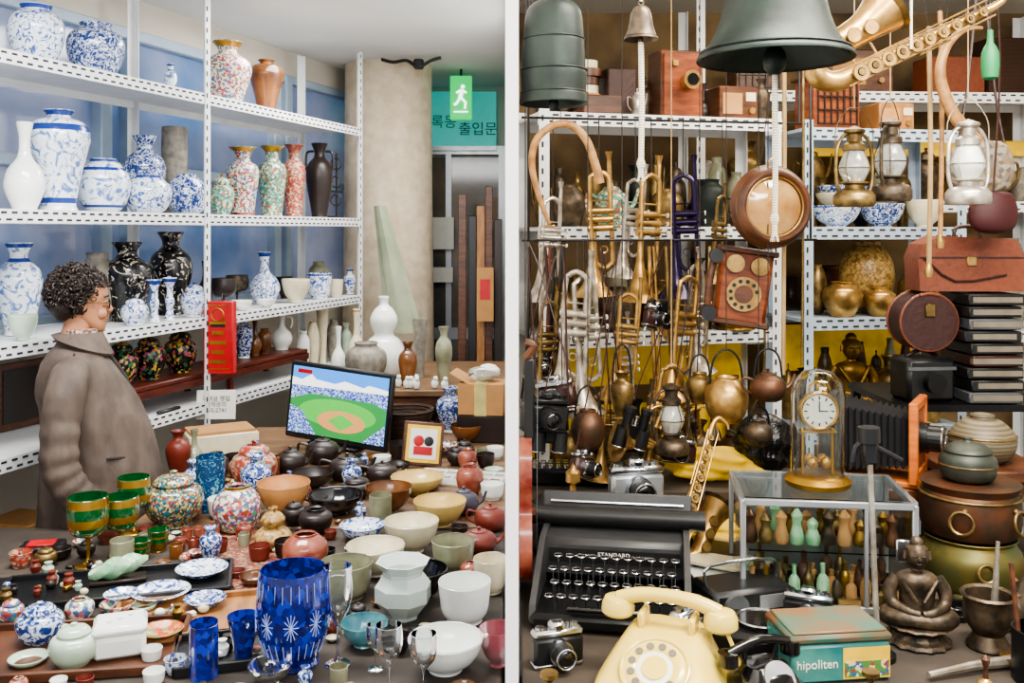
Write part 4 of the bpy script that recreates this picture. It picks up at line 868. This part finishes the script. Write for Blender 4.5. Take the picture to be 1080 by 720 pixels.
def blob(name,loc,r,m,n=40,amp=.18,seed=1):
    b=B();rr=random.Random(seed);ph=[rr.uniform(0,6) for _ in range(8)];rg=[]
    for i in range(21):
        v=-1+2*i/20;q=math.sqrt(max(1-v*v,0.0004));row=[]
        for j in range(n):
            a=2*pi*j/n;d=1+amp*(sin(3*a+ph[0]+2*v)+.6*sin(7*a+ph[1]-3*v)+.5*sin(5*v*2+ph[2]+2*a)+.35*abs(sin(6*a+4*v+ph[3])))
            row.append((r[0]*q*cos(a)*d,r[1]*q*sin(a)*d,r[2]*(v+1)))
        rg.append(row)
    b.loft(rg,m);return b.done(name,loc,ang=60)
bagm=mat('black_bag_plastic','#131315',.22,bump=.9,s=22,bd=.02)
blob('black_plastic_bag',(.76,2.88,.8805),(.085,.07,.1),bagm,seed=3,amp=.12)
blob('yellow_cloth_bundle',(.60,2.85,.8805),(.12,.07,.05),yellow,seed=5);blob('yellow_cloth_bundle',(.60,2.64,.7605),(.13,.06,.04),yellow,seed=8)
for i,(x,y,rz) in enumerate(((.53,2.44,.4),(.57,2.42,-.2),(.51,2.40,.1),(.58,2.46,.9),(.54,2.43,-.5))):
    b=B();b.box((.15,.21,.008),(0,0,.004),[paper,grey,white,paper,cream][i],c=.001);b.box((.11,.1,.001),(0,.03,.0086),[grey,red,blue,greyst,dbrown][i]);b.done('magazine',(x,y,.7605+.0095*i),rz)
def rotary(loc,rz,s):
    b=B();b.loft([ring(0,cy,z,rx,ry,e=.6) for z,cy,rx,ry in((0,0,.105,.115),(.018,0,.108,.118),(.03,.005,.103,.108),(.055,.028,.088,.08),(.082,.05,.07,.052),(.088,.052,.062,.045))],creamp)
    ro=(.56,0,0);X=Vector((0,-.052,.052));Mx=xf(X,ro)
    b.cyl(.056,.008,X,creamp,32,rot=ro);b.ring(.057,.0035,Mx@Vector((0,0,.008)),creamp,rot=ro,n=32);b.cyl(.05,.001,Mx@Vector((0,0,.008)),paper,28,rot=ro)
    b.ring(.040,.0095,Mx@Vector((0,0,.009)),creamp,rot=ro,n=32,sc=(1,1,.25))
    for i in range(10):
        a=i*.52+.9;p=Mx@Vector((.040*cos(a),.040*sin(a),.0112));b.cyl(.0068,.0012,p,pages,12,rot=ro)
    b.cyl(.022,.004,Mx@Vector((0,0,.008)),creamp,18,rot=ro)
    for q in(-1,1):b.box((.012,.05,.03),(q*.045,.05,.1),creamp,c=.004)
    b.tube([(-.09,.05,.125),(-.05,.05,.138),(0,.05,.142),(.05,.05,.138),(.09,.05,.125)],[.014,.013,.012,.013,.014],creamp,12,k=3)
    for q in(-1,1):b.lathe([(0,0),(.026,0),(.03,.012),(.024,.03),(.0,.034)],creamp,18,at=(q*.092,.05,.098),k=2)
    b.tube([(.1,.05,.1),(.14,.02,.02),(.13,-.06,.008),(.16,-.12,.006)],.004,creamp,6,k=4)
    return b.done('rotary_telephone',loc,rz,s)
rotary((.285,1.80,.7605),-.38,1.1)
b=B();b.box((.2,.12,.07),(0,0,.035),blackp,c=.01);b.cyl(.03,.01,(-.05,-.06,.035),grey,20,rot=(pi/2,0,0));b.box((.07,.004,.03),(.045,-.061,.04),alum);b.tube([(-.09,0,.07),(-.08,0,.11),(.08,0,.11),(.09,0,.07)],.004,chrome,6,k=3);b.done('portable_radio',(.525,2.17,.7605),.3)
b=B();b.box((.2,.14,.05),(0,0,.025),blackm,c=.01);b.cyl(.05,.01,(0,0,.05),blackg,24);b.ring(.05,.003,(0,0,.06),chrome);b.done('portable_record_player',(.52,1.98,.7605),-.3)
b=B();b.loft([ring(0,0,z,rx,ry,e=.7) for z,rx,ry in((0,.09,.09),(.02,.09,.09),(.06,.06,.06),(.075,.05,.04))],blackg);b.cyl(.04,.008,(0,-.05,.055),alum,24,rot=(.9,0,0));b.tube([(-.09,.02,.1),(0,.02,.12),(.09,.02,.1)],.012,blackg,10,k=3)
for q in(-1,1):b.cyl(.024,.03,(q*.09,.02,.075),blackg,16);b.tube([(q*.045,.02,.07),(q*.045,.02,.11)],.007,blackg)
b.done('black_rotary_telephone',(.475,1.78,.7605),.4,.8)
camera('film_camera',(.37,1.99,.7605),.9,rz=.9);camera('film_camera',(.65,2.08,.7605),.8,rz=-.4);camera('film_camera',(.09,1.90,.7605),.8,rz=.3)
b=B();P=[(0,-.18),(.07,-.17),(.1,-.11),(.085,-.05),(.06,-.01),(.075,.06),(.06,.13),(0,.15),(-.06,.13),(-.075,.06),(-.06,-.01),(-.085,-.05),(-.1,-.11),(-.07,-.17)]
b.prism([p for p in cr(P,4,True)],.03,redbr);b.box((.025,.025,.2),(0,-.01,.24),blackp,c=.004);b.box((.03,.01,.01),(0,-.02,-.03),wood2)
for q in(-.006,-.002,.002,.006):b.tube([(q,-.028,-.12),(q,-.03,.3)],.0006,chrome,4)
b.tube([(0,0,.34),(0,-.02,.37),(0,0,.38)],.01,wood2,8,k=3);b.tube([(0,0,.37),(0,0,1.47)],.0015,wire,5);b.done('violin',(.032,2.3,.98),pi/2,1)
o=empty('glass_display_case',(.735,2.28,.7605),-.12)
b=B();w,d,h=.38,.24,.25
for sx in(-1,1):
    for sy in(-1,1):b.box((.013,.013,h),(sx*w/2,sy*d/2,h/2),alum,c=.002)
    for z in(.008,h-.004):b.box((.013,d,.016),(sx*w/2,0,z),alum,c=.002);b.box((w,.013,.016),(0,sx*d/2,z),alum,c=.002)
b.box((w,d,.006),(0,0,.003),alum);b.box((w-.02,.003,h-.02),(0,d/2-.008,h/2),alum);b.box((.03,.01,.05),(w/2-.03,-d/2-.01,.15),chrome,c=.003);b.box((.008,.012,h),(w*.22,-d/2,h/2),alum);b.done('frame',parent=o)
thin=mat('case_glass','#f4faf9',.01,tr=1,var=.01);thin.node_tree.nodes['Principled BSDF'].inputs['IOR'].default_value=1.15
dome=mat('dome_glass','#f6faf9',.01,tr=1,var=.01);dome.node_tree.nodes['Principled BSDF'].inputs['IOR'].default_value=1.4
b=B();b.box((w-.03,d-.03,.003),(0,0,.13),thin);b.box((w-.01,.002,h-.02),(0,-d/2,h/2),thin);b.box((.002,d-.01,h-.02),(-w/2,0,h/2),thin);b.box((.002,d-.01,h-.02),(w/2,0,h/2),thin);b.box((w+.01,d+.01,.005),(0,0,h+.006),thin);b.done('glass_panes',parent=o)
b=B();R2=random.Random(5)
for i in range(33):
    x=-.165+(i%11)*.032;y=-.085+.06*(i//11);z=.006;hh=R2.uniform(.045,.10);r=R2.uniform(.010,.017)
    b.lathe([(0,z),(r,z),(r*1.1,z+hh*.6),(r*.4,z+hh*.75),(r*.45,z+hh),(0,z+hh)],R2.choice([jade,bronze,wood2,brassd,teal,gold,card]),14,at=(x,y,0),k=2)
b.box((.05,.012,.02),(.05,-.105,.016),brass)
for i in range(20):
    X=-.165+(i%10)*.036;Y=-.05+.08*(i//10);m=R2.choice([bronze,brassd,jade,gold2,copper,card]);hh=R2.uniform(.8,1.4)
    b.lathe([(0,.132),(.014,.132),(.017,.15),(.01,.132+.04*hh),(.014,.132+.055*hh),(0,.132+.07*hh)],m,14,at=(X,Y,0),k=2)
b.done('curios_inside',parent=o)
o=empty('anniversary_dome_clock',(.735,2.28,1.0205),-.05)
b=B();b.lathe([(0,0),(.075,0),(.078,.012),(.068,.02),(.06,.026),(.0,.026)],gold,32,k=1)
for k in range(4):
    a=k*pi/2+pi/4;b.ball((.014,.014,.016),(.022*cos(a),.022*sin(a),.055),gold,12);b.tube([(0,0,.055),(.022*cos(a),.022*sin(a),.055)],.002,gold)
for q in(-1,1):b.cyl(.0035,.1,(q*.035,0,.026),gold,8);b.ball(.006,(q*.035,0,.13),gold,8)
b.tube([(0,0,.05),(0,0,.15)],.001,gold);b.box((.085,.03,.006),(0,0,.128),gold,c=.002)
b.cyl(.044,.025,(0,.012,.178),gold,28,rot=(pi/2,0,0));b.ring(.043,.004,(0,-.014,.178),gold,rot=(pi/2,0,0));b.ring(.02,.004,(0,0,.226),gold,rot=(pi/2,0,0),n=14)
b.cyl(.04,.002,(0,-.013,.178),paper,28,rot=(pi/2,0,0))
for i in range(12):b.box((.003,.001,.008),(.032*sin(i*pi/6),-.0158,.178+.032*cos(i*pi/6)),blackp,rot=(0,i*pi/6,0))
b.box((.0025,.001,.026),(.0,-.0164,.19),blackp);b.box((.02,.001,.0025),(.01,-.0164,.178),blackp);b.done('movement',parent=o)
b=B();b.lathe([(.063,.026),(.063,.21),(.058,.245),(.035,.27),(0,.278)]+[(0,.2765),(.0345,.2685),(.0568,.244),(.0618,.21),(.0618,.026),(.063,.026)],dome,32,k=1);b.done('glass_dome',parent=o)
table('camera_stand',.865,1.13,2.43,2.70,.965,wood2,z0=.7605)
o=empty('bellows_camera',(.985,2.55,.966),-.55)
b=B();b.box((.26,.15,.014),(0,0,.007),owood,c=.003)
b.box((.03,.19,.2),(-.12,0,.115),blackp,c=.004)
for y_ in(-.075,.075):b.box((.022,.022,.2),(.10,y_,.11),owood,c=.003)
b.box((.022,.17,.022),(.10,0,.21),owood,c=.003);b.box((.022,.17,.03),(.10,0,.028),owood,c=.003);b.box((.012,.13,.15),(.10,0,.118),rwood)
b.cyl(.04,.02,(.105,0,.12),blackm,24,rot=(0,pi/2,0));b.cyl(.034,.05,(.11,0,.12),blackm,22,rot=(0,pi/2,0));b.ring(.034,.003,(.16,0,.12),chrome,rot=(0,pi/2,0));b.cyl(.028,.002,(.16,0,.12),blackg,20,rot=(0,pi/2,0))
rg=[]
for i in range(25):
    u=i/24;x=-.105+u*.195;s_=.09-.022*u-(.011 if i%2 else 0);rg.append([(x,y*s_,.115+z*s_) for y,z in((-1,-1),(1,-1),(1,1),(-1,1))])
b.loft(rg,mat('bellows_black','#1e1e21',.5));b.done('body',parent=o,ang=15)
b=B();b.box((.62,.42,.02),(0,0,1.11),blackm)
for sx in(-1,1):
    for sy in(-1,1):b.box((.025,.025,1.1),(sx*.29,sy*.19,.55),blackm)
b.box((.62,.42,.02),(0,0,.5),blackm);b.done('black_steel_side_table',(1.44,2.98,0))
b=B()
for i in range(9):
    b.box((.15+.008*(i%3),.2,.032),(R.uniform(-.005,.005),0,.018+i*.036),R.choice([blackp,leathd,grey,blackp]),rot=(0,0,R.uniform(-.05,.05)),c=.003);b.box((.145,.19,.016),(.004,-.0075,.018+i*.036),pages)
b.done('stack_of_old_ledgers',(1.42,2.88,1.1205))
fb=B();fb.box((.15,.12,.13),(0,0,.065),blackp,c=.012);fb.box((.15,.122,.01),(0,0,.1),grey);fb.cyl(.03,.03,(0,-.06,.06),blackm,20,rot=(pi/2,0,0));fb.tube([(-.05,0,.13),(0,0,.15),(.05,0,.13)],.006,leathd,k=3);fb.done('black_box_camera',(1.24,2.87,1.1205),.1)
b=B();b.cyl(.085,.11,(0,.055,.085),leathd,30,rot=(pi/2,0,0));b.ring(.085,.005,(0,-.05,.085),leath,rot=(pi/2,0,0),n=30);b.ring(.085,.005,(0,.05,.085),leath,rot=(pi/2,0,0),n=30);b.tube([(-.03,-.055,.165),(0,-.055,.17),(.03,-.055,.165)],.006,leath,k=4);b.box((.03,.01,.04),(0,-.058,.12),brassd,c=.003);b.done('round_leather_case',(1.245,2.88,1.272))
b=B();b.prism([(-.15,0),(.15,0),(.155,.1),(.13,.155),(-.09,.165),(-.14,.14),(-.155,.1)],.12,leath);b.tube([(-.04,-.03,.16),(-.03,-.03,.19),(.03,-.03,.19),(.04,-.03,.16)],.006,leathd,k=4)
b.box((.306,.122,.006),(0,0,.1),leathd);b.box((.03,.008,.03),(0,-.062,.09),brass,c=.003);b.tube([(-.14,-.063,.1),(-.05,-.064,.03),(.1,-.064,.05)],.004,leathd,6,k=3);b.done('leather_satchel',(1.37,2.88,1.449),-.05)
b=B();gm=mat('woven_grey_bag','#7d7468',.8,k='v',c2=['#958c7e','#5f574d','#857050'],s=70)
b.lathe([(0,0),(.07,.005),(.095,.05),(.09,.1),(.07,.14),(.03,.15),(0,.15)],gm,24,k=3,sc=(1,.5,1));b.tube([(-.07,0,.13),(-.04,0,.3),(0,0,.70)],.004,leathd,6,k=3);b.tube([(.07,0,.13),(.04,0,.3),(0,0,.70)],.004,leathd,6,k=3);b.done('woven_shoulder_bag',(1.36,2.75,1.76-.02))
b=B();b.lathe([(0,0),(.05,.01),(.07,.05),(.055,.11),(.02,.12),(0,.12)],mat('oxblood','#3c1216',.6),20,k=3,sc=(1,.5,1));b.tube([(0,0,.12),(.02,0,.5),(0,0,.84)],.003,leathd,5,k=3);b.done('oxblood_pouch',(1.36,2.68,1.62))
for x,y,z0,z1,m in((1.165,2.65,1.52,2.2,ropeb),(1.21,2.68,1.6,2.25,cane)):
    b=B();b.tube([(x,y,z0),(x+.005,y,(z0+z1)/2),(x,y,z1)],.007,m,8,k=3);b.tube([(x,y,z1),(x,2.75,2.45)],.0015,wire,5);b.lathe([(0,0),(.01,0),(.012,.02),(.006,.04)],brass,12,at=(x,y,z0-.02),k=1);b.done('hanging_bamboo_pole')
b=B();b.tube([(.06,0,-.16),(-.01,0,-.08),(-.045,0,.02),(-.03,0,.1),(.02,0,.15),(.07,0,.155)],[.018,.017,.015,.012,.008,.004],cane,12,k=5);b.tube([(-.03,0,.1),(-.02,0,.42)],.0015,wire);b.done('curved_animal_horn',(1.22,2.6,2.03))
b=B();b.lathe([(0,0),(.018,0),(.02,.06),(.008,.085),(.007,.115),(0,.115)],flat('green_bottle','#1f7a48',.05),16,k=2);b.tube([(0,0,.115),(0,0,.45)],.0015,wire);b.done('green_glass_bottle',(1.16,2.3,2.0))
for px,dep,t,bm_,m,r in((846,2.75,150,385,brassd,.004),(826,2.72,255,395,ropeb,.006)):
    x=(px-540)/F*dep;b=B();b.tube([(x,dep,2.44),(x+.004,dep,1.9),(x,dep,H-(bm_-HZ)/F*dep)],r,m,6,k=3);b.done('hanging_cord')
x=1.125;y=2.33
b=B();b.lathe([(0,0),(.09,0),(.112,.03),(.118,.08),(.1,.115),(.108,.125),(.1,.125),(.09,.11),(0,.11)],mat('brass_basin','#525d3c',.38,m=.65,k='p',c2='#76632f',s=12),36,k=3);b.ring(.02,.004,(-.02,-.125,.07),brassd,rot=(pi/2-.2,0,0));b.done('brass_basin',(x,y,.7605))
b=B();b.lathe([(0,0),(.09,0),(.112,.02),(.116,.06),(.113,.1),(.108,.11),(.112,.12),(.115,.126),(.105,.13),(0,.13)],copper,36,k=2)
for q in(-1,1):b.ring(.026,.004,(q*.07,-.105,.055),brassd,rot=(pi/2-.15,0,q*.6));b.ball(.008,(q*.06,-.1,.082),brassd,8)
b.ring(.1145,.004,(0,0,.1),brassd,n=36);b.done('copper_cauldron',(x,y,.887))
b=B();b.lathe([(0,0),(.045,0),(.064,.018),(.066,.052),(.054,.068),(.056,.074),(.036,.088),(.011,.094),(.01,.104),(0,.106)],mat('bronze_lid_pot','#454a42',.45,m=.5,k='p',c2='#2a2e2a',s=12),30,k=3);b.ring(.065,.003,(0,0,.04),brassd,n=30);b.done('bronze_lidded_pot',(x-.005,y,1.018))
table('pot_stand',1.15,1.42,2.46,2.70,1.003,wood2,z0=.7605)
b=B();b.lathe([(0,0),(.05,0),(.08,.03),(.084,.07),(.055,.105),(.03,.115),(.03,.125),(0,.13)],mat('bamboo_jar','#6a6048',.5,k='wv',c2='#4c4436',s=30),30,k=3);b.ring(.084,.003,(0,0,.07),brassd,n=30);b.done('grey_brass_jar',(1.28,2.58,1.005))
b=B();b.lathe([(0,0),(.04,0),(.042,.01),(.03,.03),(.05,.06),(.048,.1),(.056,.11),(.045,.11),(.04,.05),(0,.04)],bronze,24,k=2);b.tube([(.01,0,.05),(.02,0,.22)],[.009,.004],silver);b.done('bronze_mortar',(.995,1.98,.7605))
b=B();b.tube([(0,0,0),(-.005,0,.45)],.006,silver,8);b.cyl(.022,.03,(-.005,0,.44),blackp,16);b.box((.03,.02,.05),(-.005,0,.42),blackp,c=.004);b.tube([(-.04,0,.4),(-.02,0,.44),(.06,0,.40)],.006,blackp,k=3)
b.cyl(.035,.01,(0,0,0),blackm,20)
b.done('microphone_stand',(.745,1.93,.7605),rot=(0,-.03,0))
b=B();b.tube([(-.1,0,.012),(.0,0,.016),(.1,0,.012)],[.006,.008,.012],silver,8);b.lathe([(0,0),(.012,0),(.02,.012),(.022,.022)],brass,14,at=(.1,0,.0),k=2);b.done('brass_ladle',(.90,1.86,.7605),.3)
x,y,_=at(872,704)
o=empty('painted_tin_box',(x,y,.7605),.12)
b=B();b.box((.2,.13,.075),(0,0,.0375),tealp,c=.006);b.box((.206,.136,.018),(0,0,.084),mat('rust_lid','#345244',.5,k='p',c2='#6a4628',s=18),c=.006);b.box((.19,.12,.006),(0,0,.095),mat('rust_lid_top','#486456',.5,k='p',c2='#785230',s=12),c=.003)
b.box((.095,.001,.06),(.05,-.0655,.037),yellow);b.box((.09,.001,.03),(.05,-.0662,.026),mat('painted_field','#4f7f3f',.5,k='v',c2=['#983c2c','#4f7f3f','#d0c390','#2f5f8c'],s=150));b.done('tin_body',parent=o)
text('tin_lettering','hipoliten',.024,(-.05,-.067,.038),(pi/2,0,0),paper,o)
b=B()
for i in range(7):
    a=R.uniform(-.3,.3);b.tube([(i*.014,0,0.02),(i*.014+.05*a,.02,.17+R.uniform(0,.08))],.005,R.choice([blackm,silver,wood2]),8)
b.lathe([(0,0),(.06,0),(.06,.1),(.055,.1),(.055,.01),(0,.01)],blackm,20,at=(.05,.01,0),k=1);b.done('can_of_tools',(.98,1.82,.7605))
pt('cast_iron_kettle','kettle',1070,668,34,50,bronze)
for x,y,rz in((.60,1.99,.5),(.47,2.10,-.3)):B().box((.15,.21,.0008),(0,0,.0004),paper).done('loose_paper_sheet',(x,y,.7603),rz)
BX+=[(.235,2.2,.44,.42,-.16),(.285,1.80,.3,.32,-.38),(.525,2.17,.22,.15,.3),(.52,1.98,.22,.17,-.3),(.475,1.78,.2,.18,.4),(.55,2.43,.28,.3,0),(.735,2.28,.41,.29,-.12),(.9975,2.565,.29,.29,0),(1.285,2.58,.29,.26,0),(1.125,2.33,.26,.26,0),(.86,2.01,.19,.18,0),(.995,1.98,.14,.14,0),
 (.735,1.93,.09,.09,0),(.90,1.86,.28,.06,.3),(.627,1.887,.24,.18,.12),(1.03,1.83,.14,.14,0),(.235,2.56,.4,.2,-.08),(.60,2.64,.34,.16,0),(.47,2.48,.18,.2,0),(.37,1.99,.16,.14,.9),(.65,2.08,.14,.1,-.4),(.09,1.90,.15,.12,.3)]
def clutter(nm,k,m,x,y,r,rr):
    b=B()
    if k=='lens':
        b.cyl(r,r*1.1,(0,0,0),blackp,20);b.ring(r,r*.07,(0,0,r*1.1),chrome);b.cyl(r*.8,r*.7,(0,0,r*1.1),blackm,20);b.cyl(r*.65,.001,(0,0,r*1.81),blackg,18);b.ring(r*1.0,r*.06,(0,0,r*.5),chrome)
    elif k=='bell':
        b.lathe([(r*.95,0),(r,0),(r*.75,r*.5),(r*.5,r*1.3),(0,r*1.6)],m,20,k=2);b.lathe([(r*.2,r*1.5),(r*.15,r*2.2),(r*.3,r*2.8),(0,r*3.1)],wood2,12,k=2)
    elif k=='tin':
        b.cyl(r,r*.7,(0,0,0),m,24);b.cyl(r*1.04,r*.25,(0,0,r*.6),chrome,24)
    else:
        b.lathe([(0,0),(r,0),(r*.9,r*.2),(r*.2,r*.4),(r*.2,r*1.6),(r*.6,r*1.9),(r*.6,r*2.2),(0,r*2.2)],m,18,k=1)
    b.done(nm,(x,y,.7612),rr.uniform(0,6))
CS=[('camera_lens','lens',blackp,1,1),('camera_lens','lens',blackp,1,1),('brass_hand_bell','bell',brass,1,1),('film_tin','tin',brassd,1,1),('film_tin','tin',tealp,1,1),('brass_candlestick','stick',brassd,1,1)]
scatter(600,.05,1.35,1.66,2.7,.018,.034,CS,9,clutter)

# ================= LIGHTS / WORLD / CAMERA =================
def area(name,loc,sx,sy,p,col=(1,1,1),rot=(0,0,0)):
    l=bpy.data.lights.new(name,'AREA');l.shape='RECTANGLE';l.size=sx;l.size_y=sy;l.energy=p;l.color=col
    o=bpy.data.objects.new(name,l);bpy.context.scene.collection.objects.link(o);o.location=loc;o.rotation_euler=rot
area('ceiling_light_left',(-.9,2.2,2.62),1.2,.4,76,(1,.98,.95));area('ceiling_light_back',(-.6,4.4,2.62),1.0,.6,44,(1,.97,.92))
area('ceiling_light_right',(1.0,1.6,2.62),1.2,.3,92,(1,.92,.80));area('ceiling_light_front',(-.3,-.4,2.6),2.2,.6,72,(1,.98,.95),(.7,0,0))
area('fill_front_right',(1.0,.3,2.55),1.2,.4,62,(1,.94,.84),(.95,0,0))  # added fill aimed at the right bay, not a lamp of the room
area('ceiling_light_right_back',(1.4,3.15,2.62),1.4,.3,38,(1,.88,.7))
w=bpy.data.worlds.new('world');bpy.context.scene.world=w;w.use_nodes=True;w.node_tree.nodes['Background'].inputs[0].default_value=(.93,.95,1,1);w.node_tree.nodes['Background'].inputs[1].default_value=.95
try:bpy.context.scene.view_settings.look='AgX - Medium High Contrast'
except Exception as e:print('look',e)
c=bpy.data.cameras.new('camera');co=bpy.data.objects.new('camera',c);bpy.context.scene.collection.objects.link(co)
c.sensor_width=36;c.lens=36*F/1080;c.shift_y=-(360-HZ)/1080;c.clip_start=.02;co.location=(0,0,H);co.rotation_euler=(pi/2,0,0)
bpy.context.scene.camera=co
